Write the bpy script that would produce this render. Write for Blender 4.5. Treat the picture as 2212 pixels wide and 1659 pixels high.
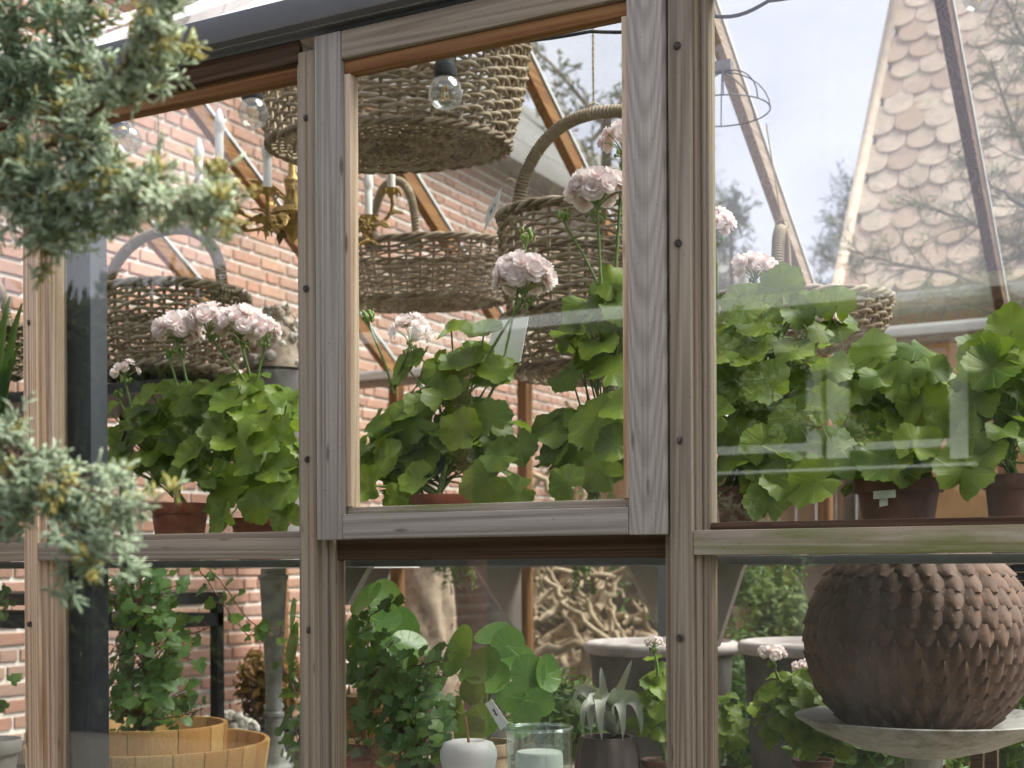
import bpy, bmesh, math, random
import numpy as np
from mathutils import Vector, Matrix, Euler
random.seed(7); RNG = np.random.default_rng(7)
for o in list(bpy.data.objects): bpy.data.objects.remove(o)
SC = bpy.context.scene
COL = SC.collection
R = math.radians
# ------------------------------------------------------------------ camera
HC = 1.15                      # lens height above the ground
FPX, CX, HY = 2928.0, 1106.0, 1225.0   # focal length and horizon in units of a 2212 px wide picture
YAW, ROLL = R(27.65), R(0.29)
cam_d = bpy.data.cameras.new('camera'); cam = bpy.data.objects.new('camera', cam_d); COL.objects.link(cam)
cam_d.sensor_width = 36; cam_d.lens = 36 * FPX / 2212; cam_d.shift_y = (HY - 829.5) / 2212
cam.matrix_world = Matrix.Translation((0, 0, HC)) @ Matrix.Rotation(YAW, 4, 'Z') @ Matrix.Rotation(R(90), 4, 'X') @ Matrix.Rotation(-ROLL, 4, 'Z')
cam_d.clip_start = 0.05; cam_d.clip_end = 500
cam_d.dof.use_dof = True; cam_d.dof.focus_distance = 2.5; cam_d.dof.aperture_fstop = 5.6
SC.camera = cam
# ------------------------------------------------------------------ sky, sun, exposure
SUN_EL, SUN_AZ = R(55), R(62)          # azimuth clockwise from +Y
world = bpy.data.worlds.new('World'); SC.world = world; world.use_nodes = True
nt = world.node_tree; nt.nodes.clear()
def wn(t, **k):
    n = nt.nodes.new(t)
    for a, b in k.items(): setattr(n, a, b)
    return n
sky = wn('ShaderNodeTexSky', sky_type='NISHITA', sun_disc=False, sun_elevation=SUN_EL, sun_rotation=SUN_AZ)
sky.air_density = 1.0; sky.dust_density = 2.0
tc = wn('ShaderNodeTexCoord'); mp = wn('ShaderNodeMapping'); mp.inputs['Scale'].default_value = (1, 1, 2.2)
nz = wn('ShaderNodeTexNoise'); nz.inputs['Scale'].default_value = 2.6; nz.inputs['Detail'].default_value = 7; nz.inputs['Roughness'].default_value = 0.55
rmp = wn('ShaderNodeValToRGB'); rmp.color_ramp.elements[0].position = 0.32; rmp.color_ramp.elements[1].position = 0.66
rmp.color_ramp.elements[0].color = (5.2, 5.15, 6.6, 1); rmp.color_ramp.elements[1].color = (8.1, 7.9, 8.7, 1)
mx = wn('ShaderNodeMix', data_type='RGBA'); mx.inputs['Factor'].default_value = 0.86
bg = wn('ShaderNodeBackground'); bg.inputs['Strength'].default_value = 0.053
ow = wn('ShaderNodeOutputWorld')
L = nt.links.new
L(tc.outputs['Generated'], mp.inputs['Vector']); L(mp.outputs['Vector'], nz.inputs['Vector']); L(nz.outputs['Fac'], rmp.inputs['Fac'])
L(sky.outputs['Color'], mx.inputs['A']); L(rmp.outputs['Color'], mx.inputs['B']); L(mx.outputs['Result'], bg.inputs['Color']); L(bg.outputs['Background'], ow.inputs['Surface'])
sd = bpy.data.lights.new('sun', 'SUN'); sd.energy = 3.9; sd.angle = R(42); sd.color = (1, 0.955, 0.9)
sun = bpy.data.objects.new('sun', sd); COL.objects.link(sun)
sdir = Vector((math.sin(SUN_AZ) * math.cos(SUN_EL), math.cos(SUN_AZ) * math.cos(SUN_EL), math.sin(SUN_EL)))
sun.rotation_euler = sdir.to_track_quat('Z', 'Y').to_euler(); sun.location = sdir * 30
vs = SC.view_settings; vs.view_transform = 'Standard'; vs.look = 'None'; vs.exposure = 1.84; vs.gamma = 1; vs.use_curve_mapping = False
SC.render.engine = 'CYCLES'
cy = SC.cycles; cy.use_denoising = True; cy.use_adaptive_sampling = True; cy.adaptive_threshold = 0.03; cy.max_bounces = 8; cy.diffuse_bounces = 3; cy.glossy_bounces = 4
cy.transmission_bounces = 8; cy.transparent_max_bounces = 28; cy.caustics_reflective = False; cy.caustics_refractive = False
cy.sample_clamp_indirect = 8
# ------------------------------------------------------------------ measuring: a pixel of the 2212-wide picture to a point on a plane
FW = Vector((-math.sin(YAW), math.cos(YAW), 0)); RT = Vector((math.cos(YAW), math.sin(YAW), 0)); UP = Vector((0, 0, 1)); EYE = Vector((0, 0, HC))
def ray(px, py):
    dx, dy = px - CX, HY - py; c, s = math.cos(ROLL), math.sin(ROLL)
    return RT * (dx * c + dy * s) + UP * (-dx * s + dy * c) + FW * FPX
def P(px, py, Y):
    d = ray(px, py); return EYE + d * (Y / d.y)
def PX(px, py, X):
    d = ray(px, py); return EYE + d * (X / d.x)
def mpp(px, Y):                # metres per picture pixel at that place
    d = ray(px, HY); return Y / d.y
def proj(p):
    q = Vector(p) - EYE; w = q.dot(FW)
    if w < 0.05: return None
    u, v = q.dot(RT) / w * FPX, q.z / w * FPX; c, s = math.cos(ROLL), math.sin(ROLL)
    return CX + u * c - v * s, HY - (u * s + v * c), w
# ------------------------------------------------------------------ objects
def tag(o, label=None, cat=None, group=None, kind=None):
    if label: o['label'] = label
    if cat: o['category'] = cat
    if group: o['group'] = group
    if kind: o['kind'] = kind
    return o
def thing(name, label, cat, loc=(0, 0, 0), rz=0, group=None):
    o = bpy.data.objects.new(name, None); o.empty_display_size = 0.05; COL.objects.link(o)
    o.location = loc; o.rotation_euler = (0, 0, rz)
    return tag(o, label, cat, group)
def link(name, mesh, parent=None, loc=None, rot=None, scale=None, label=None, kind=None):
    o = bpy.data.objects.new(name, mesh); COL.objects.link(o)
    if parent: o.parent = parent
    if loc is not None: o.location = loc
    if rot is not None: o.rotation_euler = rot
    if scale is not None: o.scale = scale if hasattr(scale, '__len__') else (scale,) * 3
    if label: o['label'] = label
    if kind: o['kind'] = kind
    return o
def wloc(o):
    v = Vector((0, 0, 0))
    while o: v += Vector(o.location); o = o.parent
    return v
class MB:
    def __init__(s): s.v = []; s.f = []
    def add(s, vs, fs):
        b = len(s.v); s.v.extend([tuple(p) for p in vs]); s.f.extend([tuple(i + b for i in f) for f in fs]); return s
    def box(s, x0, x1, y0, y1, z0, z1):
        return s.add([(x, y, z) for x in (x0, x1) for y in (y0, y1) for z in (z0, z1)],
                     [(0, 1, 3, 2), (4, 6, 7, 5), (0, 4, 5, 1), (2, 3, 7, 6), (0, 2, 6, 4), (1, 5, 7, 3)])
    def tube(s, pts, r, n=6, closed=False, cap=True):
        pts = [Vector(p) for p in pts]; m = len(pts)
        rs = r if hasattr(r, '__len__') else [r] * m
        b = len(s.v); N = None
        for i, p in enumerate(pts):
            if closed: t = pts[(i + 1) % m] - pts[i - 1]
            else: t = pts[min(i + 1, m - 1)] - pts[max(i - 1, 0)]
            if t.length < 1e-9: t = Vector((0, 0, 1))
            t.normalize()
            if N is None:
                N = t.cross(Vector((0, 0, 1)) if abs(t.z) < 0.9 else Vector((1, 0, 0)))
            N = N - t * N.dot(t)
            if N.length < 1e-6: N = t.orthogonal()
            N.normalize(); B = t.cross(N)
            for k in range(n):
                a = 2 * math.pi * k / n
                s.v.append(tuple(p + (N * math.cos(a) + B * math.sin(a)) * rs[i]))
        for i in range(m if closed else m - 1):
            j = (i + 1) % m
            for k in range(n):
                k2 = (k + 1) % n
                s.f.append((b + i * n + k, b + j * n + k, b + j * n + k2, b + i * n + k2)[::-1])
        if cap and not closed:
            s.f.append(tuple(b + k for k in range(n))); s.f.append(tuple(b + (m - 1) * n + k for k in range(n))[::-1])
        return s
    def lathe(s, prof, n=32, c=(0, 0, 0), sx=1.0, sy=1.0):
        b = len(s.v); m = len(prof)
        for r, z in prof:
            for k in range(n):
                a = 2 * math.pi * k / n
                s.v.append((c[0] + r * sx * math.cos(a), c[1] + r * sy * math.sin(a), c[2] + z))
        for i in range(m - 1):
            for k in range(n):
                k2 = (k + 1) % n
                s.f.append((b + i * n + k, b + i * n + k2, b + (i + 1) * n + k2, b + (i + 1) * n + k))
        return s
    def sphere(s, c, r, n=10, m=7, sz=1.0):
        return s.lathe([(max(1e-4, r * math.sin(math.pi * i / m)), -r * sz * math.cos(math.pi * i / m)) for i in range(m + 1)], n, c)
    def grid(s, P2):           # P2[i][j] points
        b = len(s.v); m, n = len(P2), len(P2[0])
        for row in P2: s.v.extend(tuple(p) for p in row)
        for i in range(m - 1):
            for j in range(n - 1):
                s.f.append((b + i * n + j, b + i * n + j + 1, b + (i + 1) * n + j + 1, b + (i + 1) * n + j))
        return s
    def mesh(s, name, mat, smooth=35, off=(0, 0, 0)):
        me = bpy.data.meshes.new(name)
        ox, oy, oz = off
        me.from_pydata([(x - ox, y - oy, z - oz) for x, y, z in s.v] if any(off) else s.v, [], s.f)
        if mat: me.materials.append(mat)
        if smooth:
            me.polygons.foreach_set('use_smooth', [True] * len(me.polygons))
            if smooth < 180: me.set_sharp_from_angle(angle=R(smooth))
        me.update(); return me
    def build(s, name, mat, parent=None, smooth=35, world=True, label=None, kind=None):
        return link(name, s.mesh(name, mat, smooth, wloc(parent) if (world and parent) else (0, 0, 0)), parent, label=label, kind=kind)
def beam(name, mat, parent, x0, x1, y0, y1, z0, z1, ch=0.003, label=None):   # a chamfered board
    bm = bmesh.new(); bmesh.ops.create_cube(bm, size=1)
    c = ((x0 + x1) / 2, (y0 + y1) / 2, (z0 + z1) / 2)
    for v in bm.verts: v.co = Vector((v.co.x * (x1 - x0), v.co.y * (y1 - y0), v.co.z * (z1 - z0)))
    bmesh.ops.bevel(bm, geom=bm.edges[:], offset=ch, segments=2, affect='EDGES', profile=0.6)
    me = bpy.data.meshes.new(name); bm.to_mesh(me); bm.free(); me.materials.append(mat)
    me.polygons.foreach_set('use_smooth', [True] * len(me.polygons)); me.set_sharp_from_angle(angle=R(50))
    return link(name, me, parent, loc=Vector(c) - (wloc(parent) if parent else Vector()), label=label)
def bez(p0, p1, p2, p3, n=10):
    p0, p1, p2, p3 = map(Vector, (p0, p1, p2, p3)); out = []
    for i in range(n + 1):
        t = i / n; u = 1 - t
        out.append(p0 * u**3 + p1 * 3 * u * u * t + p2 * 3 * u * t * t + p3 * t**3)
    return out
def U(a, b): return random.uniform(a, b)
def quat_to(n, spin=0.0): return (Vector(n).to_track_quat('Z', 'Y') @ Euler((0, 0, spin)).to_quaternion()).to_euler()
# ------------------------------------------------------------------ materials
class NT:
    def __init__(s, name):
        s.m = bpy.data.materials.new(name); s.m.use_nodes = True; s.t = s.m.node_tree; s.t.nodes.clear()
        s.out = s.t.nodes.new('ShaderNodeOutputMaterial')
    def n(s, typ, **k):
        n = s.t.nodes.new(typ); ins = k.pop('i', {})
        for a, b in k.items(): setattr(n, a, b)
        for a, b in ins.items(): s.set(n, a, b)
        return n
    def set(s, n, a, b):
        sk = n.inputs[a]
        if hasattr(b, 'is_output'): s.t.links.new(b, sk)
        elif hasattr(sk, 'default_value'):
            if hasattr(b, '__len__') and len(b) == 3 and sk.type == 'RGBA': b = (*b, 1)
            sk.default_value = b
    def math(s, op, a, b=0.0, c=0.0):
        n = s.n('ShaderNodeMath', operation=op); s.set(n, 0, a); s.set(n, 1, b); s.set(n, 2, c); return n.outputs[0]
    def mix(s, f, a, b, blend='MIX'):
        n = s.n('ShaderNodeMix', data_type='RGBA', blend_type=blend); s.set(n, 'Factor', f); s.set(n, 'A', a); s.set(n, 'B', b); return n.outputs['Result']
    def ramp(s, f, stops, interp='LINEAR'):
        n = s.n('ShaderNodeValToRGB'); cr = n.color_ramp; cr.interpolation = interp
        while len(cr.elements) < len(stops): cr.elements.new(0.5)
        for e, (p, c) in zip(cr.elements, stops): e.position = p; e.color = (*c, 1) if len(c) == 3 else c
        s.set(n, 'Fac', f); return n.outputs['Color']
    def noise(s, vec, scale, detail=4, rough=0.55, dist=0.0):
        return s.n('ShaderNodeTexNoise', i={'Vector': vec, 'Scale': scale, 'Detail': detail, 'Roughness': rough, 'Distortion': dist}).outputs['Fac']
    def coord(s, scale=(1, 1, 1), rnd=20.0, which='Object'):
        tcx = s.n('ShaderNodeTexCoord').outputs[which]
        if rnd:
            oi = s.n('ShaderNodeObjectInfo').outputs['Random']
            off = s.n('ShaderNodeVectorMath', operation='SCALE', i={0: (rnd, rnd * 0.7, rnd * 1.3), 'Scale': oi}).outputs[0]
            tcx = s.n('ShaderNodeVectorMath', operation='ADD', i={0: tcx, 1: off}).outputs[0]
        return s.n('ShaderNodeMapping', i={'Vector': tcx, 'Scale': scale}).outputs[0]
    def bump(s, h, strength=0.3, dist=0.01):
        return s.n('ShaderNodeBump', i={'Height': h, 'Strength': strength, 'Distance': dist}).outputs[0]
    def bsdf(s, color, rough=0.6, normal=None, metal=0.0, spec=0.4, **k):
        i = {'Base Color': color, 'Roughness': rough, 'Metallic': metal, 'Specular IOR Level': spec}
        if normal: i['Normal'] = normal
        i.update(k); return s.n('ShaderNodeBsdfPrincipled', i=i).outputs[0]
    def done(s, sh): s.t.links.new(sh, s.out.inputs['Surface']); return s.m
    def rnd(s): return s.n('ShaderNodeObjectInfo').outputs['Random']
    def isl(s): return s.n('ShaderNodeNewGeometry').outputs['Random Per Island']
def mat_simple(name, c, rough=0.6, var=0.25, scale=30, bump=0.15, metal=0.0, spec=0.4, dark=None, rnd=20):
    t = NT(name); co = t.coord(rnd=rnd); f = t.noise(co, scale, 6, 0.6); f2 = t.noise(co, scale * 0.13, 3)
    c2 = dark or tuple(x * (1 - var) for x in c); c3 = tuple(min(1, x * (1 + var * 0.6)) for x in c)
    col = t.ramp(t.math('ADD', t.math('MULTIPLY', f, 0.55), t.math('MULTIPLY', f2, 0.45)), [(0.33, c2), (0.5, c), (0.68, c3)])
    return t.done(t.bsdf(col, rough, t.bump(f, bump, 0.004), metal, spec))
def mat_wood(name, light, dark, tint, axis='Z', rough=0.78, moss=0.0, ringscale=1.0, grey=None, greyamt=0.0, cath=False):
    t = NT(name)
    st = lambda k, l: {'X': (k, l, l), 'Y': (l, k, l), 'Z': (l, l, k)}[axis]
    cw = t.coord((1, 1, 1)); fib = t.noise(t.coord(st(2.2, 330)), 1.0, 3, 0.6)
    if cath:                   # flat sawn board: nested arches
        sp = t.n('ShaderNodeSeparateXYZ', i={0: t.coord(rnd=0)}); x2 = t.math('MULTIPLY', sp.outputs[0], sp.outputs[0])
        v = t.math('ADD', t.math('SUBTRACT', sp.outputs[2], t.math('MULTIPLY', x2, 170.0)), t.math('MULTIPLY', t.noise(t.coord(st(2, 30)), 1.0, 2), 0.10))
        band = t.math('ABSOLUTE', t.math('SINE', t.math('MULTIPLY', v, 40.0)))
    else:
        ring = t.noise(t.coord(st(0.16, 11)), 1.0 * ringscale, 2, 0.4, 0.25)
        band = t.math('ABSOLUTE', t.math('SINE', t.math('MULTIPLY', ring, 60.0)))
    blot = t.noise(cw, 5.0, 4, 0.6); streak = t.noise(t.coord(st(1.1, 42)), 1.0, 3, 0.65)
    base = t.mix(t.math('POWER', band, 3.0), light, dark)
    base = t.mix(t.ramp(blot, [(0.38, (0, 0, 0)), (0.68, (1, 1, 1))]), base, tint)
    base = t.mix(t.math('MULTIPLY', t.math('POWER', band, 4.0), 0.42), base, dark)
    if greyamt:
        gf = t.math('MULTIPLY', t.ramp(t.noise(t.coord(st(1.4, 5)), 1.0, 4, 0.55), [(0.3, (0.2,) * 3), (0.62, (1, 1, 1))]), greyamt)
        base = t.mix(gf, base, t.mix(t.math('MULTIPLY', t.math('POWER', band, 3.0), 0.5), grey, tuple(x * 0.55 for x in grey)))
    base = t.mix(t.math('MULTIPLY', t.ramp(fib, [(0.32, (1, 1, 1)), (0.6, (0, 0, 0))]), 0.34), base, tuple(x * 0.5 for x in dark))
    base = t.mix(t.math('MULTIPLY', t.ramp(streak, [(0.62, (0, 0, 0)), (0.78, (1, 1, 1))]), 0.36), base, tuple(x * 0.55 for x in dark))
    base = t.mix(t.math('MULTIPLY', t.ramp(streak, [(0.25, (1, 1, 1)), (0.38, (0, 0, 0))]), 0.35), base, tuple(min(.8, x * 1.35) for x in light))
    if moss:
        mf = t.ramp(t.noise(t.coord((1.2, 6, 9)), 2.2, 5, 0.65), [(0.46, (0, 0, 0)), (0.66, (1, 1, 1))])
        base = t.mix(t.math('MULTIPLY', mf, moss), base, (0.16, 0.19, 0.05))
    vk = t.n('ShaderNodeTexVoronoi', i={'Vector': t.coord(st(5, 24)), 'Scale': 1.0}); kd = vk.outputs['Distance']
    base = t.mix(t.math('MULTIPLY', t.ramp(kd, [(0.05, (1, 1, 1)), (0.12, (0, 0, 0))]), 0.75), base, tuple(x * 0.3 for x in dark))
    spk = t.noise(cw, 240, 2, 0.5); base = t.mix(t.math('MULTIPLY', t.ramp(spk, [(0.68, (0, 0, 0)), (0.74, (1, 1, 1))]), 0.5), base, tuple(x * 0.35 for x in dark))
    h = t.math('ADD', t.math('MULTIPLY', fib, 0.6), t.math('ADD', t.math('MULTIPLY', band, -0.3), t.math('MULTIPLY', streak, -0.4)))
    return t.done(t.bsdf(base, rough, t.bump(h, 0.45, 0.003), spec=0.22))
W_POST = {a: mat_wood('weathered_cedar_' + a, (0.419, 0.344, 0.243), (0.206, 0.138, 0.073), (0.351, 0.290, 0.209), a, grey=(0.320, 0.291, 0.239), greyamt=0.75) for a in 'XYZ'}
W_SASH = {a: mat_wood('silvered_cedar_' + a, (0.419, 0.371, 0.311), (0.213, 0.169, 0.131), (0.365, 0.333, 0.290), a, grey=(0.375, 0.353, 0.312), greyamt=0.8) for a in 'XZ'}
W_CATH = mat_wood('flat_sawn_cedar', (0.472, 0.435, 0.378), (0.306, 0.256, 0.206), (0.432, 0.400, 0.351), 'Z', grey=(0.448, 0.424, 0.380), greyamt=0.75, cath=True)
W_PALE = mat_wood('pale_cedar', (0.74, 0.57, 0.38), (0.42, 0.22, 0.085), (0.68, 0.53, 0.37), 'Z', grey=(0.64, 0.54, 0.43), greyamt=0.5)
W_MOSS = mat_wood('mossy_cedar', (0.50, 0.42, 0.31), (0.30, 0.21, 0.12), (0.45, 0.39, 0.31), 'X', moss=0.95, grey=(0.42, 0.39, 0.34), greyamt=0.6)
W_WARM = {a: mat_wood('warm_cedar_' + a, (0.34, 0.175, 0.07), (0.18, 0.075, 0.03), (0.28, 0.15, 0.07), a) for a in 'XYZ'}
W_DARK = mat_wood('dark_shaded_cedar', (0.13, 0.08, 0.05), (0.065, 0.035, 0.02), (0.10, 0.065, 0.045), 'X')  # dark beads and stand; on head and sash mid rails it paints shade
W_TAN = mat_wood('tan_cedar', (0.46, 0.34, 0.24), (0.28, 0.17, 0.10), (0.42, 0.33, 0.26), 'Y', grey=(0.42, 0.36, 0.33), greyamt=0.5)
def mat_glass(name, tint=(0.965, 0.98, 0.97), f0=0.05, dirt=0.05, smear=0.0):
    t = NT(name)
    fac = t.n('ShaderNodeLayerWeight', i={'Blend': 0.5}).outputs['Facing']
    fr = t.math('ADD', t.math('MULTIPLY', t.math('POWER', fac, 5.0), 1 - f0), f0)
    tr = t.n('ShaderNodeBsdfTransparent', i={'Color': tint}).outputs[0]
    gl = t.n('ShaderNodeBsdfGlossy', i={'Color': (1, 1, 1), 'Roughness': 0.0}).outputs[0]
    sh = t.n('ShaderNodeMixShader', i={0: fr, 1: tr, 2: gl}).outputs[0]
    if dirt:
        df = t.n('ShaderNodeBsdfDiffuse', i={'Color': (0.75, 0.75, 0.74)}).outputs[0]
        sh = t.n('ShaderNodeMixShader', i={0: dirt, 1: sh, 2: df}).outputs[0]
    if smear:                  # faint water marks running down the pane
        d = t.ramp(t.noise(t.coord((16, 16, 1.6)), 1.0, 2, 0.7), [(0.52, (0, 0, 0)), (0.8, (1, 1, 1))])
        df = t.n('ShaderNodeBsdfDiffuse', i={'Color': (0.7, 0.7, 0.68)}).outputs[0]
        sh = t.n('ShaderNodeMixShader', i={0: t.math('MULTIPLY', d, smear), 1: sh, 2: df}).outputs[0]
    return t.done(sh)
GLASS = mat_glass('window_glass', f0=0.068, dirt=0.0, smear=0.02)
FARGLASS = mat_glass('dusty_far_glass', f0=0.045, dirt=0.03)
ROOFGLASS = mat_glass('dusty_roof_glass', f0=0.045, dirt=0.08)
JARGLASS = mat_glass('jar_glass', tint=(0.93, 0.97, 0.95), f0=0.06, dirt=0.0)
BULBGLASS = mat_glass('bulb_glass', tint=(0.93, 0.95, 0.95), f0=0.075, dirt=0.05)
SLATE = mat_simple('slate_grey_paint', (0.05, 0.056, 0.068), 0.45, 0.14, 60, 0.04, spec=0.5)
SLATE_L = mat_simple('light_slate_paint', (0.15, 0.155, 0.17), 0.4, 0.12, 60, 0.04, spec=0.5)
ALU = mat_simple('pale_aluminium', (0.62, 0.63, 0.64), 0.38, 0.12, 40, 0.03, metal=0.3)
WHITE = mat_simple('white_paint', (0.78, 0.78, 0.76), 0.5, 0.08, 40, 0.04)
PAPER = mat_simple('white_card', (0.82, 0.82, 0.80), 0.8, 0.04, 20, 0.02)
INK = mat_simple('ink', (0.04, 0.04, 0.05), 0.7, 0.1)
BLACK = mat_simple('black_steel', (0.02, 0.02, 0.022), 0.5, 0.3, 40, 0.1)
PLASTIC = mat_simple('black_plastic', (0.025, 0.027, 0.03), 0.4, 0.2, 60, 0.05)
SCREW = mat_simple('screw_steel', (0.10, 0.085, 0.075), 0.5, 0.35, 300, 0.2, metal=0.6)
TERRA = mat_simple('terracotta_plastic', (0.33, 0.085, 0.04), 0.55, 0.4, 18, 0.1, rnd=9)
TERRA_D = mat_simple('brown_plastic', (0.15, 0.065, 0.045), 0.55, 0.45, 18, 0.1, rnd=9)
CLAY = mat_simple('sandy_clay', (0.50, 0.36, 0.24), 0.85, 0.25, 40, 0.3)
SOIL = mat_simple('potting_soil', (0.035, 0.024, 0.017), 0.95, 0.5, 120, 0.8)
STONEW = mat_simple('limewashed_clay', (0.42, 0.37, 0.35), 0.85, 0.35, 18, 0.4, dark=(0.24, 0.21, 0.19))
STONED = mat_simple('mossy_dark_clay', (0.11, 0.10, 0.085), 0.85, 0.9, 11, 0.6, dark=(0.03, 0.038, 0.018))
ZINC = mat_simple('weathered_zinc', (0.36, 0.37, 0.35), 0.5, 0.35, 26, 0.2, metal=0.35, dark=(0.17, 0.19, 0.15))
ZINC_D = mat_simple('dull_zinc', (0.27, 0.26, 0.25), 0.6, 0.3, 30, 0.15, metal=0.2)
PALEMETAL = mat_simple('pale_zinc', (0.34, 0.33, 0.31), 0.65, 0.5, 40, 0.5, metal=0.2, dark=(0.15, 0.135, 0.10))
BEIGE = mat_simple('beige_steel', (0.42, 0.37, 0.33), 0.55, 0.15, 20, 0.06)
ROPE = mat_simple('jute_rope', (0.52, 0.42, 0.28), 0.9, 0.3, 300, 0.5)
CERAMIC = mat_simple('matt_white_ceramic', (0.72, 0.71, 0.69), 0.55, 0.06, 12, 0.03)
STALK = mat_simple('brown_stalk', (0.24, 0.13, 0.06), 0.7, 0.3, 90, 0.3)
CANDLE = mat_simple('opal_plastic', (0.86, 0.85, 0.82), 0.35, 0.03, 12, 0.01)
def mat_brick():
    t = NT('brick'); r = t.math('FRACT', t.math('ADD', t.rnd(), t.math('MULTIPLY', t.isl(), 7.3)))
    col = t.ramp(r, [(0.0, (0.26, 0.10, 0.06)), (0.22, (0.40, 0.145, 0.075)), (0.42, (0.33, 0.16, 0.115)), (0.6, (0.46, 0.195, 0.105)), (0.78, (0.30, 0.17, 0.13)), (1.0, (0.48, 0.23, 0.125))])
    co = t.coord(); f = t.noise(co, 26, 6, 0.65); f2 = t.noise(co, 140, 3, 0.6)
    col = t.mix(t.ramp(f, [(0.25, (0.5,) * 3), (0.6, (0, 0, 0))]), col, (0.20, 0.11, 0.08)); col = t.mix(0.26, col, (0.55, 0.44, 0.38)); stn = t.noise(t.n('ShaderNodeNewGeometry').outputs['Position'], 2.2, 5, 0.65); col = t.mix(t.math('MULTIPLY', t.ramp(stn, [(0.45, (0, 0, 0)), (0.7, (1, 1, 1))]), 0.35), col, (0.22, 0.15, 0.12))
    col = t.mix(t.math('MULTIPLY', t.ramp(f, [(0.58, (0, 0, 0)), (0.75, (1, 1, 1))]), 0.3), col, (0.5, 0.38, 0.3))
    return t.done(t.bsdf(col, 0.85, t.bump(t.math('ADD', f, t.math('MULTIPLY', f2, 0.5)), 0.6, 0.006), spec=0.2))
BRICK = mat_brick()
MORTAR = mat_simple('lime_mortar', (0.74, 0.70, 0.64), 0.95, 0.2, 45, 0.5)
def mat_wicker(name, stops):
    t = NT(name); co = t.coord()
    r = t.math('FRACT', t.math('ADD', t.isl(), t.math('MULTIPLY', t.noise(co, 11, 3), 1.1)))
    col = t.ramp(r, stops); f = t.noise(co, 180, 3, 0.6)
    col = t.mix(t.math('MULTIPLY', f, 0.55), col, tuple(x * 0.5 for x in stops[0][1]))
    return t.done(t.bsdf(col, 0.62, t.bump(f, 0.35, 0.002), spec=0.35))
WICKER = mat_wicker('grey_willow', [(0.0, (0.19, 0.135, 0.085)), (0.3, (0.36, 0.275, 0.18)), (0.6, (0.47, 0.375, 0.26)), (0.85, (0.56, 0.47, 0.35)), (1, (0.30, 0.22, 0.14))])
WICKER_D = mat_wicker('brown_willow', [(0.0, (0.09, 0.06, 0.038)), (0.35, (0.19, 0.135, 0.085)), (0.7, (0.30, 0.225, 0.15)), (1, (0.13, 0.09, 0.055))])
WRAP = mat_wicker('pale_cane', [(0.0, (0.33, 0.25, 0.16)), (0.5, (0.46, 0.37, 0.26)), (1, (0.55, 0.46, 0.34))])
def mat_leaf(name, dark, light, rough=0.45, trans=0.35, spec=0.4, vein=None, veinscale=40, back=None):
    t = NT(name); r = t.math('FRACT', t.math('ADD', t.rnd(), t.isl())); co = t.coord(rnd=0)
    f = t.noise(co, veinscale, 4, 0.6)
    col = t.mix(r, dark, light)
    col = t.mix(t.math('MULTIPLY', f, 0.45), col, tuple(x * 0.6 for x in dark))
    big = t.noise(t.coord((1, 1, 1), 30.0), max(0.9, veinscale * 0.03), 3, 0.5); col = t.mix(t.math('MULTIPLY', t.ramp(big, [(0.45, (0, 0, 0)), (0.75, (1, 1, 1))]), 0.5), col, (light[0] * 1.5, light[1] * 1.2, light[2] * 1.1))
    if vein:                   # palmate veins radiating from the stalk in the leaf's own plane
        sp = t.n('ShaderNodeSeparateXYZ', i={0: co}); ang = t.math('ARCTAN2', sp.outputs[1], sp.outputs[0])
        w = t.math('POWER', t.math('ABSOLUTE', t.math('COSINE', t.math('MULTIPLY', ang, vein[0] / 2.0))), vein[1])
        col = t.mix(t.math('MULTIPLY', w, vein[3]), col, vein[2])
        nrm = t.bump(t.math('ADD', t.math('MULTIPLY', w, -0.6), t.math('MULTIPLY', f, 0.35)), 0.3, 0.003)
    else: nrm = t.bump(f, 0.25, 0.003)
    if back:
        bf = t.n('ShaderNodeNewGeometry').outputs['Backfacing']; col = t.mix(bf, col, back)
    b = t.bsdf(col, rough, nrm, spec=spec)
    tr = t.n('ShaderNodeBsdfTranslucent', i={'Color': t.mix(0.5, col, (0.30, 0.42, 0.04)), 'Normal': nrm}).outputs[0]
    return t.done(t.n('ShaderNodeMixShader', i={0: trans, 1: b, 2: tr}).outputs[0])
LEAF_P = mat_leaf('pelargonium_leaf', (0.075, 0.145, 0.012), (0.225, 0.325, 0.035), 0.42, 0.42, 0.4, vein=(9, 90, (0.24, 0.36, 0.10), 0.4), veinscale=9)
LEAF_I = mat_leaf('ivy_leaf', (0.045, 0.12, 0.024), (0.13, 0.25, 0.06), 0.38, 0.22, 0.5, vein=(5, 30, (0.13, 0.22, 0.09), 0.6))
LEAF_Y = mat_leaf('young_ivy_leaf', (0.09, 0.20, 0.03), (0.17, 0.29, 0.05), 0.4, 0.4, 0.4, vein=(5, 30, (0.2, 0.3, 0.1), 0.5))
LEAF_R = mat_leaf('round_leaf', (0.06, 0.155, 0.025), (0.14, 0.265, 0.055), 0.28, 0.3, 0.6, vein=(11, 50, (0.16, 0.28, 0.08), 0.35), veinscale=6)
LEAF_L = mat_leaf('glossy_long_leaf', (0.03, 0.10, 0.015), (0.07, 0.17, 0.03), 0.3, 0.25, 0.5)
LEAF_S = mat_leaf('silver_leaf', (0.30, 0.33, 0.29), (0.44, 0.46, 0.42), 0.6, 0.15, 0.3)
LEAF_B = mat_leaf('box_leaf', (0.03, 0.08, 0.012), (0.10, 0.19, 0.035), 0.5, 0.25, 0.3)
LEAF_T = mat_leaf('trailing_leaf', (0.13, 0.22, 0.06), (0.25, 0.34, 0.12), 0.5, 0.3, 0.4)
LEAF_J = mat_leaf('juniper_scale_leaf', (0.22, 0.33, 0.19), (0.50, 0.61, 0.44), 0.6, 0.2, 0.3)
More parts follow.
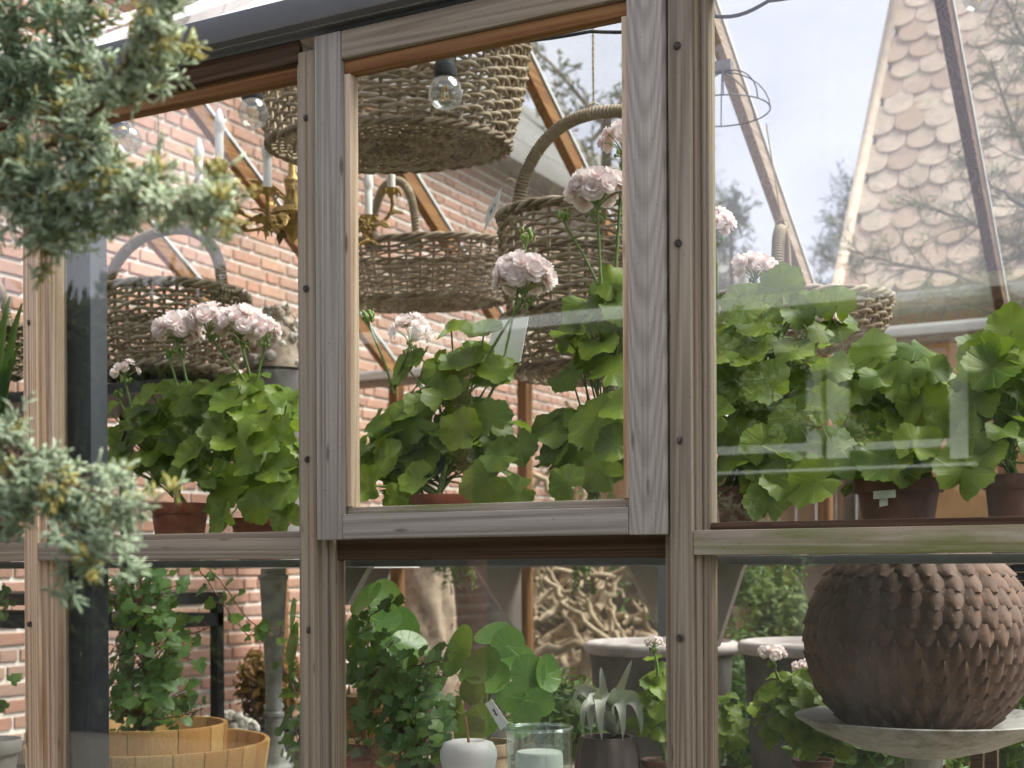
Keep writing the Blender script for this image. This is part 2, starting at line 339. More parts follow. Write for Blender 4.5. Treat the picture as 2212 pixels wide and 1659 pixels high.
LEAF_JY = mat_leaf('yellowing_juniper_leaf', (0.26, 0.25, 0.06), (0.42, 0.41, 0.14), 0.6, 0.25, 0.3)
LEAF_C = mat_leaf('pine_needle', (0.10, 0.14, 0.06), (0.26, 0.29, 0.12), 0.6, 0.3, 0.3)
LEAF_CD = mat_leaf('yew_needle', (0.015, 0.035, 0.008), (0.05, 0.08, 0.015), 0.5, 0.15, 0.3)
LEAF_X = mat_leaf('dried_brown_leaf', (0.10, 0.045, 0.012), (0.30, 0.16, 0.05), 0.6, 0.2, 0.3)
STEM = mat_simple('green_stem', (0.16, 0.25, 0.06), 0.55, 0.3, 80, 0.2)
STEM_D = mat_simple('olive_stem', (0.09, 0.13, 0.04), 0.6, 0.3, 80, 0.2)
VINE = mat_simple('brown_vine', (0.16, 0.075, 0.04), 0.7, 0.3, 120, 0.3)
BARK = mat_simple('bark', (0.14, 0.095, 0.065), 0.9, 0.5, 40, 0.9)
DRIFT = mat_simple('driftwood', (0.46, 0.36, 0.24), 0.85, 0.45, 26, 0.6, dark=(0.2, 0.14, 0.085))
def mat_petal():
    t = NT('pink_petal'); co = t.coord(rnd=0); ln = t.n('ShaderNodeVectorMath', operation='LENGTH', i={0: co}).outputs['Value']
    r = t.math('MULTIPLY', ln, 45.0)
    col = t.ramp(r, [(0.0, (0.80, 0.42, 0.35)), (0.30, (0.91, 0.70, 0.67)), (0.75, (0.96, 0.87, 0.86))])
    col = t.mix(t.math('MULTIPLY', t.rnd(), 0.5), col, (0.97, 0.90, 0.89))
    b = t.bsdf(col, 0.55, spec=0.2); tr = t.n('ShaderNodeBsdfTranslucent', i={'Color': col}).outputs[0]
    return t.done(t.n('ShaderNodeMixShader', i={0: 0.4, 1: b, 2: tr}).outputs[0])
PETAL = mat_petal()
BUD = mat_simple('green_bud', (0.22, 0.33, 0.07), 0.5, 0.35, 60, 0.15)
YELLOW = mat_simple('yellow_calyx', (0.55, 0.42, 0.06), 0.5, 0.2, 60, 0.1)
GILT = mat_simple('gilded_metal', (0.44, 0.29, 0.095), 0.45, 0.5, 50, 0.25, metal=0.5, dark=(0.15, 0.09, 0.035))
def mat_rust():
    t = NT('rusted_iron'); co = t.coord(rnd=3); f = t.noise(co, 3.2, 6, 0.65); wc = t.n('ShaderNodeNewGeometry').outputs['Position']; g = t.noise(wc, 9, 5, 0.6); sp = t.noise(wc, 170, 2); e = t.noise(wc, 60, 4, 0.6)
    r = t.math('FRACT', t.math('ADD', t.rnd(), t.isl()))
    col = t.mix(r, (0.10, 0.058, 0.043), (0.20, 0.125, 0.095))
    col = t.mix(t.ramp(e, [(0.52, (0, 0, 0)), (0.72, (0.55,) * 3)]), col, (0.27, 0.125, 0.055))
    col = t.mix(t.ramp(g, [(0.42, (0, 0, 0)), (0.7, (0.6,) * 3)]), col, (0.22, 0.16, 0.135))
    col = t.mix(t.ramp(sp, [(0.68, (0, 0, 0)), (0.76, (0.6,) * 3)]), col, (0.5, 0.45, 0.42))
    return t.done(t.bsdf(col, 0.75, t.bump(e, 0.5, 0.004), metal=0.1, spec=0.3))
RUST = mat_rust()
def mat_tubwood(name, c1, c2):
    t = NT(name); co = t.coord((60, 60, 4)); r = t.rnd(); f = t.noise(co, 1.3, 3, 0.55, 0.8)
    b = t.math('ABSOLUTE', t.math('SINE', t.math('MULTIPLY', f, 22)))
    base = t.mix(t.ramp(r, [(0.2, (0, 0, 0)), (0.8, (1, 1, 1))]), c1, c2)
    col = t.mix(t.math('MULTIPLY', b, 0.5), base, t.mix(0.6, base, (0.22, 0.11, 0.035)))
    return t.done(t.bsdf(col, 0.5, t.bump(b, 0.08, 0.002), spec=0.4))
TUB = mat_tubwood('acacia_wood', (0.50, 0.255, 0.075), (0.70, 0.45, 0.17))
def mat_tile():
    t = NT('clay_roof_tile'); r = t.math('FRACT', t.math('ADD', t.rnd(), t.isl())); co = t.coord(); f = t.noise(co, 16, 5, 0.6)
    col = t.mix(r, (0.42, 0.29, 0.21), (0.60, 0.48, 0.38)); col = t.mix(t.ramp(f, [(0.4, (0, 0, 0)), (0.75, (0.6,) * 3)]), col, (0.30, 0.24, 0.2)); li = t.noise(t.n('ShaderNodeNewGeometry').outputs['Position'], 7, 5, 0.7); col = t.mix(t.ramp(li, [(0.55, (0, 0, 0)), (0.68, (0.6,) * 3)]), col, (0.36, 0.36, 0.24))
    return t.done(t.bsdf(col, 0.85, t.bump(f, 0.4, 0.004), spec=0.2))
TILE = mat_tile()
OCHRE = mat_simple('ochre_render', (0.50, 0.27, 0.10), 0.9, 0.25, 9, 0.3)
GREENPAINT = mat_simple('pale_green_paint', (0.76, 0.83, 0.78), 0.5, 0.06, 30, 0.03)
DARKWALL = mat_simple('dark_boarding', (0.035, 0.045, 0.038), 0.8, 0.3, 20, 0.3)
DARKPANE = mat_simple('dark_window_pane', (0.012, 0.014, 0.016), 0.2, 0.2, 5, 0.0)
SHELLM = mat_simple('sea_shell', (0.55, 0.44, 0.34), 0.5, 0.5, 55, 0.35, dark=(0.22, 0.15, 0.11))
SHELLW = mat_simple('chalky_shell', (0.66, 0.62, 0.56), 0.55, 0.35, 70, 0.5, dark=(0.35, 0.31, 0.28))
PEARL = mat_simple('pearl', (0.8, 0.76, 0.68), 0.2, 0.05, 20, 0.0, spec=0.6)
FLEECE = mat_simple('white_reindeer_moss', (0.62, 0.58, 0.50), 0.95, 0.35, 60, 0.6)
AMBER = mat_simple('amber_glazed_pot', (0.30, 0.17, 0.055), 0.3, 0.55, 14, 0.1, dark=(0.07, 0.05, 0.025), spec=0.5)
BARKPOT = mat_simple('dark_ribbed_pot', (0.07, 0.05, 0.045), 0.55, 0.5, 40, 0.4)
STRAW = mat_simple('straw', (0.58, 0.46, 0.30), 0.8, 0.3, 90, 0.4)
NAVY = mat_simple('navy_felt', (0.03, 0.033, 0.06), 0.9, 0.3, 90, 0.3)
FIL = mat_simple('brass_filament', (0.75, 0.45, 0.10), 0.3, 0.2, 60, 0.0, metal=0.8)
# ------------------------------------------------------------------ the setting
g = MB(); g.add([(-60, -60, 0), (60, -60, 0), (60, 60, 0), (-60, 60, 0)], [(0, 1, 2, 3)])
GROUND = mat_simple('gravel', (0.13, 0.125, 0.10), 0.95, 0.4, 60, 0.8, rnd=0)
tag(g.build('ground', GROUND, smooth=0), kind='structure')
W_DARKY = mat_wood('dark_rafter_cedar', (0.17, 0.10, 0.06), (0.08, 0.04, 0.022), (0.14, 0.085, 0.055), 'Y')
D, YF = 2.08, 5.84             # near and far glass walls of the greenhouse
EAVE = HC + 1.0; PITCH = R(31); YR = (D + YF) / 2; RIDGE = EAVE + (YR - D) * math.tan(PITCH)
MOD = 0.7335; X0 = -2.2435
PXS = [X0 + MOD * i for i in range(-3, 7)]; PXS[4] = -1.520; PXS[5] = -0.782   # placeholder order fixed below
PXS = [X0 - 3 * MOD, X0 - 2 * MOD, X0 - MOD, X0, -1.5200, -0.7800, -0.045, -0.045 + MOD, -0.045 + 2 * MOD]
XL, XR = PXS[0] - 0.03, PXS[-1] + 0.03
fl = MB(); fl.box(XL, XR, D + 0.02, YF - 0.02, 0.004, 0.03)
tag(fl.build('floor', mat_simple('paving', (0.24, 0.22, 0.2), 0.9, 0.3, 14, 0.3, rnd=0), smooth=0), kind='structure')
GH = thing('greenhouse', 'weathered cedar greenhouse with slate grey gutter and large glass panes', 'greenhouse', (-1.2, D, 0))
zr0, zr1 = HC + 0.018, HC + 0.058
SCREW_ME = MB().lathe([(0.0005, -0.0052), (0.0022, -0.0052), (0.0024, -0.0036), (0.0046, -0.0050), (0.0062, -0.0034), (0.0066, 0.0)], 14).mesh('screw', SCREW)
for i, x in enumerate(PXS):
    near = 3 <= i <= 6
    wm = W_PALE if i == 3 else W_POST['Z']
    p = beam('post', wm, GH, x - 0.031, x + 0.031, D + 0.010, D + 0.075, 0.22, EAVE - 0.005)
    b = beam('cover_strip', wm, GH, x - 0.016, x + 0.022, D - 0.006, D + 0.0095, 0.25, EAVE - 0.03)
    beam('glazing_bar', wm, GH, x + 0.0315, x + 0.045, D + 0.018, D + 0.052, 0.25, EAVE - 0.035, 0.002)
    if near:
        for zz in (HC - 0.116, HC + 0.204, HC + 0.524, HC + 0.844):
            o = link('screw', SCREW_ME, b, rot=(R(-90), 0, U(0, 3)))
            o.location = Vector((x + 0.001, D - 0.0062, zz)) - wloc(b)
    beam('far_post', W_TAN if i > 5 else W_WARM['Z'], GH, x - 0.025, x + 0.025, YF - 0.05, YF + 0.02, 0.2, EAVE - 0.005)
    # rafters, near and far slope
    for s in (0, 1):
        y0, y1 = (D, YR) if s == 0 else (YF, YR)
        sg = 1 if s == 0 else -1
        hw = 0.019; dp = 0.062
        m = MB(); n = Vector((0, -sg * math.sin(PITCH), math.cos(PITCH)))
        a = Vector((x, y0, EAVE)); bq = Vector((x, y1, RIDGE))
        def sect(m, a, bq, x0, x1, d0, d1):
            q = []
            for p0 in (a, bq):
                for xx in (x0, x1):
                    for d in (d0, d1): q.append(Vector((xx, p0.y, p0.z)) + n * d)
            m.add(q, [(0, 1, 3, 2), (4, 6, 7, 5), (0, 4, 5, 1), (2, 3, 7, 6), (0, 2, 6, 4), (1, 5, 7, 3)])
        sect(m, a, bq, x - hw, x + hw, -dp, 0.0)
        m.build('rafter', (W_WARM['Y'] if i < 4 else W_TAN if i == 4 else W_DARKY), GH, smooth=0)  # one rafter pale tan, those to its right darker
        c = MB(); sect(c, a, bq, x - 0.025, x + 0.025, 0.0075, 0.022); c.build('glazing_cap', ALU, GH, smooth=0)
    if i < len(PXS) - 1:
        xn = PXS[i + 1]
        for s in (0, 1):
            y0, y1 = (D - 0.02, YR) if s == 0 else (YF + 0.02, YR); sg = 1 if s == 0 else -1
            n = Vector((0, -sg * math.sin(PITCH), math.cos(PITCH)))
            a = Vector((0, y0, EAVE + 0.0)); bq = Vector((0, y1, RIDGE))
            c = MB(); sect(c, a, bq, x + 0.004, xn - 0.004, 0.002, 0.006); c.build('roof_pane', ROOFGLASS, GH, smooth=0)
        # near wall glazing and mid rails
        sash = (i == 4)
        rm = W_MOSS if i >= 5 else W_POST['X']
        if not sash:
            beam('mid_rail', rm, GH, x + 0.0225, xn - 0.0165, D - 0.004, D + 0.055, zr0, zr1)
            beam('glazing_bead', W_DARK if i >= 5 else W_POST['X'], GH, x + 0.046, xn - 0.0315, D + 0.016, D + 0.05, zr1 + 0.0005, zr1 + 0.0125, 0.002)
            c = MB(); c.box(x + 0.03, xn - 0.03, D + 0.033, D + 0.037, zr1 - 0.005, EAVE - 0.045); c.build('window_pane', GLASS, GH, smooth=0)
            beam('head_bead', W_WARM['X'], GH, x + 0.046, xn - 0.0315, D + 0.014, D + 0.05, EAVE - 0.067, EAVE - 0.0455, 0.002)
            beam('head_rail', W_DARK, GH, x + 0.0225, xn - 0.0165, D + 0.0, D + 0.055, EAVE - 0.045, EAVE - 0.004)  # dark wood colour carries the gutter's shade
        else:
            beam('mid_rail', W_DARK, GH, x + 0.046, xn - 0.0315, D + 0.026, D + 0.07, zr0 - 0.004, zr1 + 0.02)  # same rail as the other bays, its shade under the sash painted in
            beam('head_rail', W_DARK, GH, x + 0.0225, xn - 0.0165, D + 0.0205, D + 0.07, EAVE - 0.036, EAVE - 0.004)  # shade below the gutter put into its colour
        c = MB(); c.box(x + 0.03, xn - 0.03, D + 0.0385, D + 0.0425, 0.3, zr0 + 0.004); c.build('lower_pane', GLASS, GH, smooth=0)
        # far wall
        c = MB(); c.box(x + 0.026, xn - 0.026, YF - 0.012, YF - 0.008, 0.3, EAVE - 0.03); c.build('far_pane', FARGLASS, GH, smooth=0)
        beam('far_rail', W_WARM['X'], GH, x + 0.0255, xn - 0.0255, YF - 0.045, YF + 0.01, HC + 0.02, HC + 0.06)
beam('base_rail', W_POST['X'], GH, XL, XR, D - 0.01, D + 0.08, 0.16, 0.2195)
beam('base_wall', SLATE, GH, XL, XR, D - 0.015, D + 0.085, 0.0, 0.1595)
beam('far_base_rail', W_POST['X'], GH, XL, XR, YF - 0.06, YF + 0.03, 0.0, 0.1995)
beam('far_plate', W_TAN, GH, XL, XR, YF - 0.085, YF - 0.0515, EAVE - 0.085, EAVE - 0.035)
beam('far_gutter', WHITE, GH, XL, XR, YF + 0.03, YF + 0.1, EAVE - 0.03, EAVE + 0.02)
beam('cable_tray', WHITE, GH, XL, XR, YF - 0.125, YF - 0.086, EAVE - 0.05, EAVE - 0.018)
beam('ridge_beam', W_WARM['X'], GH, XL, XR, YR - 0.02, YR + 0.02, RIDGE - 0.13, RIDGE - 0.03)
gut = MB(); gz = EAVE + 0.004
prof = [(D - 0.001, gz + 0.05), (D - 0.001, gz), (D - 0.047, gz), (D - 0.052, gz + 0.006), (D - 0.054, gz + 0.046), (D - 0.050, gz + 0.049), (D - 0.047, gz + 0.046), (D - 0.045, gz + 0.004), (D - 0.004, gz + 0.004), (D - 0.004, gz + 0.05)]
gut.grid([[(xx, y, z) for (y, z) in prof] for xx in np.linspace(XL - 0.05, XR + 0.05, 12)])
gut.build('gutter', SLATE_L, GH, smooth=40)
beam('gutter_board', SLATE_L, GH, XL, XR, D + 0.0, D + 0.02, EAVE - 0.0035, EAVE + 0.03)
# slate upright standing behind the pane of the bay by the left post
p0, p1 = P(134, 800, D + 0.07), P(196, 800, D + 0.07)
beam('steel_upright', SLATE, GH, p0.x, p1.x - 0.022, D + 0.078, D + 0.13, 0.05, EAVE - 0.06, 0.004)
beam('steel_upright_edge', SLATE, GH, p1.x - 0.0215, p1.x, D + 0.07, D + 0.12, 0.05, EAVE - 0.06, 0.003)
# window sash standing a little proud of the posts
xs0, xs1, ys0, ys1 = -1.487, -0.800, D - 0.022, D + 0.018
SA = link('window_sash', None, GH, loc=Vector((-1.14, D, HC + 0.05)) - wloc(GH), label='silver grey top hung window sash standing proud of its frame')
beam('stile', W_SASH['Z'], SA, xs0, -1.428, ys0, ys1, HC + 0.052, EAVE - 0.014)
beam('stile', W_CATH, SA, -0.862, xs1, ys0, ys1, HC + 0.052, EAVE - 0.014)
beam('bottom_rail', W_SASH['X'], SA, -1.4275, -0.8625, ys0 - 0.002, ys1, HC + 0.053, HC + 0.098)
beam('bottom_bead', W_MOSS, SA, -1.4275, -0.8625, ys0 + 0.013, ys1 - 0.002, HC + 0.0985, HC + 0.112, 0.003)
beam('top_rail', W_POST['X'], SA, -1.4275, -0.8625, ys0 + 0.001, ys1, HC + 0.934, EAVE - 0.014)
beam('top_bead', W_WARM['X'], SA, -1.4275, -0.8625, ys0 + 0.010, ys1 - 0.002, HC + 0.909, HC + 0.9335, 0.003)
beam('side_bead', W_PALE, SA, -1.4275, -1.415, ys0 + 0.010, ys1 - 0.002, HC + 0.1125, HC + 0.9085, 0.002)
beam('side_bead', W_PALE, SA, -0.875, -0.8625, ys0 + 0.010, ys1 - 0.002, HC + 0.1125, HC + 0.9085, 0.002)
c = MB(); c.box(-1.425, -0.865, D - 0.001, D + 0.003, HC + 0.102, HC + 0.93); c.build('pane', GLASS, SA, smooth=0)
# open roof vent frame lying against the far slope
def slope_pt(x, y, d=0.0):
    z = EAVE + (YF - y) * math.tan(PITCH); return Vector((x, y, z)) + Vector((0, math.sin(PITCH), math.cos(PITCH))) * d
vx = X0 + 0.0
for xa, xb in ((vx - 0.125, vx - 0.03),):
    m = MB(); q = []
    for yy in (YF - 1.35, YR + 0.08):
        for xx in (xa, xb):
            for d in (-0.045, -0.002): q.append(slope_pt(xx, yy, d))
    m.add(q, [(0, 1, 3, 2), (4, 6, 7, 5), (0, 4, 5, 1), (2, 3, 7, 6), (0, 2, 6, 4), (1, 5, 7, 3)]); m.build('vent_frame', SLATE, GH, smooth=0)
# staging shelves inside, near wall
SH = thing('plant_shelf', 'pale metal plant shelf on triangular brackets behind the front glass', 'shelf', (-1.0, 2.35, HC))
for k, (ya, yb) in enumerate(((2.16, 2.2), (2.255, 2.295), (2.35, 2.39), (2.445, 2.485))):
    beam('slat', SLATE_L, SH, XL + 0.05, XR - 0.05, ya, yb, HC + 0.002, HC + 0.017, 0.002)
def bracket(px, Y, wpx, hpx, par, mat):
    a = P(px, 1207, Y); s = mpp(px, Y); w, h = wpx * s, hpx * s
    m = MB(); q = [Vector((a.x, Y + d, a.z)) + Vector((dx, 0, dz)) for d in (0, 0.02) for dx, dz in ((0, 0), (w, 0), (w * 0.92, -0.02), (0.012, -h), (0, -h))]
    for v in q: v.z = min(v.z, HC + 0.0015)
    m.add(q, [(0, 1, 2, 3, 4), (9, 8, 7, 6, 5), (0, 5, 6, 1), (1, 6, 7, 2), (2, 7, 8, 3), (3, 8, 9, 4), (4, 9, 5, 0)]); return m.build('bracket', mat, par, smooth=0)
bracket(738, 2.2, 70, 100, SH, BEIGE); bracket(1532, 2.2, 78, 190, SH, BEIGE)
SF = thing('far_plant_shelf', 'slate grey plant shelf along the far glass wall', 'shelf', (-1.0, 5.5, HC))
beam('board', SLATE_L, SF, XL + 0.05, XR - 0.05, 5.2, 5.7, HC + 0.0, HC + 0.04, 0.003)
for x in PXS[1:-1]:
    bx_ = MB(); q = [(x + 0.03 + d, yy, HC + zz) for d in (0, 0.015) for yy, zz in ((5.25, -0.001), (5.69, -0.001), (5.69, -0.34))]
    bx_.add(q, [(0, 1, 2), (5, 4, 3), (0, 3, 4, 1), (1, 4, 5, 2), (2, 5, 3, 0)]); bx_.build('bracket', BEIGE, SF, smooth=0)
a = P(1392, 1300, 5.0); b = P(1436, 1300, 5.0)
beam('support_post', SLATE_L, SF, a.x, b.x, 5.14, 5.195, 0.03, HC + 0.04)
# ------------------------------------------------------------------ brick building beside the greenhouse
XB = -4.68; CH = 0.0735; WALLTOP = HC + 3.05
BH = thing('brick_building', 'red brick building with pale lime mortar joints beside the greenhouse', 'building', (XB - 1, 8, 0))
m = MB(); m.box(XB - 2.5, XB, 2.35, 14.5, 0, WALLTOP); m.build('wall', MORTAR, BH, smooth=0)
m = MB(); m.add([(XB + 0.25, 2.2, WALLTOP + 0.002), (XB + 0.25, 14.7, WALLTOP + 0.002), (XB - 1.25, 14.7, WALLTOP + 1.4), (XB - 1.25, 2.2, WALLTOP + 1.4), (XB - 2.75, 2.2, WALLTOP + 0.002), (XB - 2.75, 14.7, WALLTOP + 0.002)],
                [(0, 1, 2, 3), (3, 2, 5, 4), (0, 3, 4), (1, 5, 2), (0, 4, 5, 1)]); m.build('roof', mat_simple('grey_roof', (0.12, 0.115, 0.11), 0.8, 0.3, 10, 0.3), BH, smooth=0)
beam('eaves_board', mat_simple('grey_board', (0.2, 0.19, 0.185), 0.8, 0.2, 10, 0.2), BH, XB + 0.05, XB + 0.25, 2.2, 14.7, WALLTOP - 0.16, WALLTOP - 0.001)
def brickme(nm, ln, sd):
    rr = random.Random(sd); bm = bmesh.new(); bmesh.ops.create_cube(bm, size=1)
    for v in bm.verts: v.co = Vector((v.co.x * 0.03, v.co.y * ln, v.co.z * 0.0545)) + Vector((0, rr.uniform(-.002, .002), rr.uniform(-.0018, .0018)))
    bmesh.ops.bevel(bm, geom=bm.edges[:], offset=0.004, segments=1, affect='EDGES')
    me = bpy.data.meshes.new(nm); bm.to_mesh(me); bm.free(); me.materials.append(BRICK); return me
BM = {0: [brickme('brick', 0.222, s) for s in range(4)], 1: [brickme('brick', 0.103, 9 + s) for s in range(4)]}
cand, rest = [], []
row = 0; z = 0.04
while z < WALLTOP - 0.1:
    y = 2.4 + (row * 0.067) % 0.36 - 0.2; k = row % 2
    while y < 13.5:
        kind = 0 if (k % 3 != 2) else 1
        if row % 2: kind = 0 if (k % 2 == 0) else 1
        ln = 0.234 if kind == 0 else 0.115
        c = Vector((XB, y + ln / 2, z)); pr = proj(c)
        if pr and -60 < pr[0] < 1250 and -80 < pr[1] < 1700:
            px, py, w = pr
            vis = ((px < 50 and 400 < py < 1150) or (190 < px < 650 and 190 < py < 640) or (400 < px < 660 and 1210 < py < 1520) or (740 < px < 1110 and 330 < py < 560) or (760 < px < 930 and 680 < py < 1300))
            cand.append((w if vis else 100 + w, c, kind))
        elif pr and pr[0] < 1700: rest.append((c, kind))
        y += ln; k += 1
    z += CH; row += 1
cand.sort(key=lambda t: t[0])
for w, c, kind in cand[:300]:
    link('brick', random.choice(BM[kind]), BH, loc=c + Vector((U(-.003, .003) - 0.002, 0, 0)) - wloc(BH), rot=(U(-.006, .006), 0, U(-.008, .008)))
m = MB()
for c, kind in [(c, k) for _, c, k in cand[300:]] + rest:
    ln = 0.222 if kind == 0 else 0.103; dx = U(-.004, .002); jj = U(-.002, .002)
    e = 0.004; h = 0.0272; x1 = c.x + 0.012 + dx
    q = [(c.x - 0.01, c.y - ln / 2, c.z - h), (c.x - 0.01, c.y + ln / 2, c.z - h), (c.x - 0.01, c.y + ln / 2, c.z + h), (c.x - 0.01, c.y - ln / 2, c.z + h),
         (x1, c.y - ln / 2 + e, c.z - h + e + jj), (x1, c.y + ln / 2 - e, c.z - h + e), (x1, c.y + ln / 2 - e, c.z + h - e + jj), (x1, c.y - ln / 2 + e, c.z + h - e)]
    m.add(q, [(4, 5, 6, 7), (0, 1, 5, 4), (1, 2, 6, 5), (2, 3, 7, 6), (3, 0, 4, 7)])
m.build('further_bricks', BRICK, BH, smooth=0, kind='stuff')
# ------------------------------------------------------------------ tiled tower house beyond the right bay
YT = 8.0
e0 = P(1815, 640, YT); TZ = e0.z
TH = thing('tiled_house', 'ochre house with steep roof of rounded clay tiles behind the greenhouse', 'building', (e0.x + 2, YT + 1.5, 0))
top = P(1945, -10, YT + 1.15); topz = top.z
slope = Vector((0, 1.15, topz - TZ)); sl = slope.length; su = slope / sl; sn = Vector((0, -su.z, su.y))
ex0, tx0 = e0.x, top.x; XE = e0.x + 4.2
m = MB(); q = [(ex0, YT, TZ), (XE, YT, TZ), (XE, YT + 1.6, TZ + 1.6 * su.z / su.y), (ex0 + (tx0 - ex0) * 1.6 / 1.15, YT + 1.6, TZ + 1.6 * su.z / su.y)]
q2 = [(x, y + 0.4 + 2.8 * (i < 2), z) for i, (x, y, z) in enumerate(q)]
m.add([Vector(v) - sn * 0.03 for v in q] + q2, [(0, 1, 2, 3), (4, 7, 6, 5), (0, 3, 7, 4), (1, 5, 6, 2), (0, 4, 5, 1), (2, 6, 7, 3)]); rf = m.build('roof', TILE, TH, smooth=0)
def tileme():
    m = MB(); w, h, n = 0.088, 0.25, 8
    top_, bot_ = [], []
    out = [(-w, h)] + [(-w * math.cos(math.pi * i / n), -0.07 * math.sin(math.pi * i / n) + 0.07) for i in range(n + 1)] + [(w, h)]
    k = len(out)
    m.add([(x, y, 0.02 + (0.012 if y < 0.08 else 0.0) - abs(x) * 0.06) for x, y in out] + [(x, y, 0.004) for x, y in out],
          [tuple(range(k))] + [(i, i + k, (i + 1) % k + k, (i + 1) % k) for i in range(k)])
    return m.mesh('roof_tile', TILE, 0)
TM = tileme(); rot = Matrix((Vector((1, 0, 0)), su, sn)).transposed().to_euler()
tiles = []
for r_ in range(16):
    d = r_ * 0.155 - 0.03; xe = ex0 + (tx0 - ex0) * max(0, d) / sl
    n0 = 0
    x = xe + 0.05 - (0.09 if r_ % 2 else 0)
    while x < ex0 + 3.4:
        if x > xe - 0.03:
            p = Vector((x, YT, TZ)) + su * d; pr = proj(p)
            if pr and pr[0] < 2330 and pr[1] > -120: tiles.append(p)
        x += 0.18
for p in tiles[:300]:
    link('roof_tile', TM, TH, loc=p + sn * U(0, .008) - wloc(TH), rot=(rot[0] + U(-.03, .03), rot[1] + U(-.03, .03), rot[2] + U(-.03, .03)))
m = MB(); m.box(ex0 + 0.15, XE, YT + 0.25, YT + 3, 0, TZ - 0.02); m.build('wall', OCHRE, TH, smooth=0)
m = MB(); m.box(ex0 - 0.05, XE, YT - 0.05, YT + 0.02, TZ - 0.14, TZ - 0.02); m.build('eaves_gutter', mat_simple('grey_gutter', (0.3, 0.28, 0.27), 0.7, 0.2, 10, 0.1), TH, smooth=0)
vm = MB(); va, vb = Vector((ex0, YT, TZ)) - su * 0.04, Vector((tx0, YT + 1.15, topz)) + su * 0.5
vd = Vector((tx0 - ex0, 1.15, topz - TZ)) * 1.3; va = Vector((ex0, YT, TZ)) - vd * 0.02 / 1.3
vm.tube([va + sn * 0.03 + Vector((-0.02, 0, 0)), va + vd + sn * 0.03 + Vector((-0.02, 0, 0))], 0.035, 8); vm.build('verge', TILE, TH, smooth=180)
# timber fence closing the yard behind
FE = thing('timber_fence', 'weathered timber fence of upright boards behind the greenhouse', 'fence', (-1, 9.6, 0))
BD = mat_wood('fence_board', (0.44, 0.27, 0.13), (0.28, 0.15, 0.07), (0.40, 0.26, 0.14), 'Z')
x = -4.6
while x < 6:
    beam('board', BD, FE, x, x + 0.135, 9.6 + U(-.01, .01), 9.63, 0.0, HC + (0.8 if x < -3.2 else 1.25) + U(-.02, .02), 0.003); x += 0.145
# ------------------------------------------------------------------ pale green windowed garden house behind the viewer (seen only mirrored in the panes)
YH = -1.75; YM = 2 * (D + 0.035) - YH
def RP(px, py, Y=None):
    p = P(px, py, YM); return Vector((p.x, YH, p.z))
GHs = thing('garden_house', 'dark boarded garden house with pale green casement window mirrored in the glass', 'building', (1, YH - 1.5, 0))
w0, w1 = RP(1530, 1000), RP(2092, 690)
tz = RP(1800, 700).z
m = MB(); m.box(w0.x - 1.6, w1.x + 5.0, YH - 3, YH - 0.06, 0, tz + 0.05); m.build('wall', DARKWALL, GHs, smooth=0)
m = MB(); m.box(w0.x - 1.8, w1.x + 5.2, YH - 3.1, YH + 0.25, tz + 0.051, tz + 0.11); m.build('roof', GREENPAINT, GHs, smooth=0)
def rbox(name, pa, pb, d0, d1, mat, par):
    a, b = RP(*pa), RP(*pb); m = MB(); m.box(min(a.x, b.x), max(a.x, b.x), YH + d0, YH + d1, min(a.z, b.z), max(a.z, b.z)); return m.build(name, mat, par, smooth=0)
wz0, wz1 = 985, 730
rbox('window_pane', (1520, 985), (2090, 730), -0.055, -0.045, DARKPANE, GHs)
for (xa, xb) in ((1500, 1537), (1742, 1772), (1786, 1830), (2052, 2088), (1778, 1781)):
    rbox('window_frame', (xa, 990), (xb, 728), -0.04, 0.0 if xb - xa > 5 else -0.03, GREENPAINT if xb - xa > 5 else DARKWALL, GHs)
rbox('window_frame', (1500, 985), (1772, 955), -0.04, -0.001, GREENPAINT, GHs); rbox('window_frame', (1786, 975), (2088, 945), -0.04, -0.001, GREENPAINT, GHs)
rbox('window_frame', (1500, 742), (2088, 728), -0.04, -0.001, GREENPAINT, GHs)
rbox('window_sill', (1480, 1030), (2110, 1000), -0.04, 0.06, GREENPAINT, GHs)
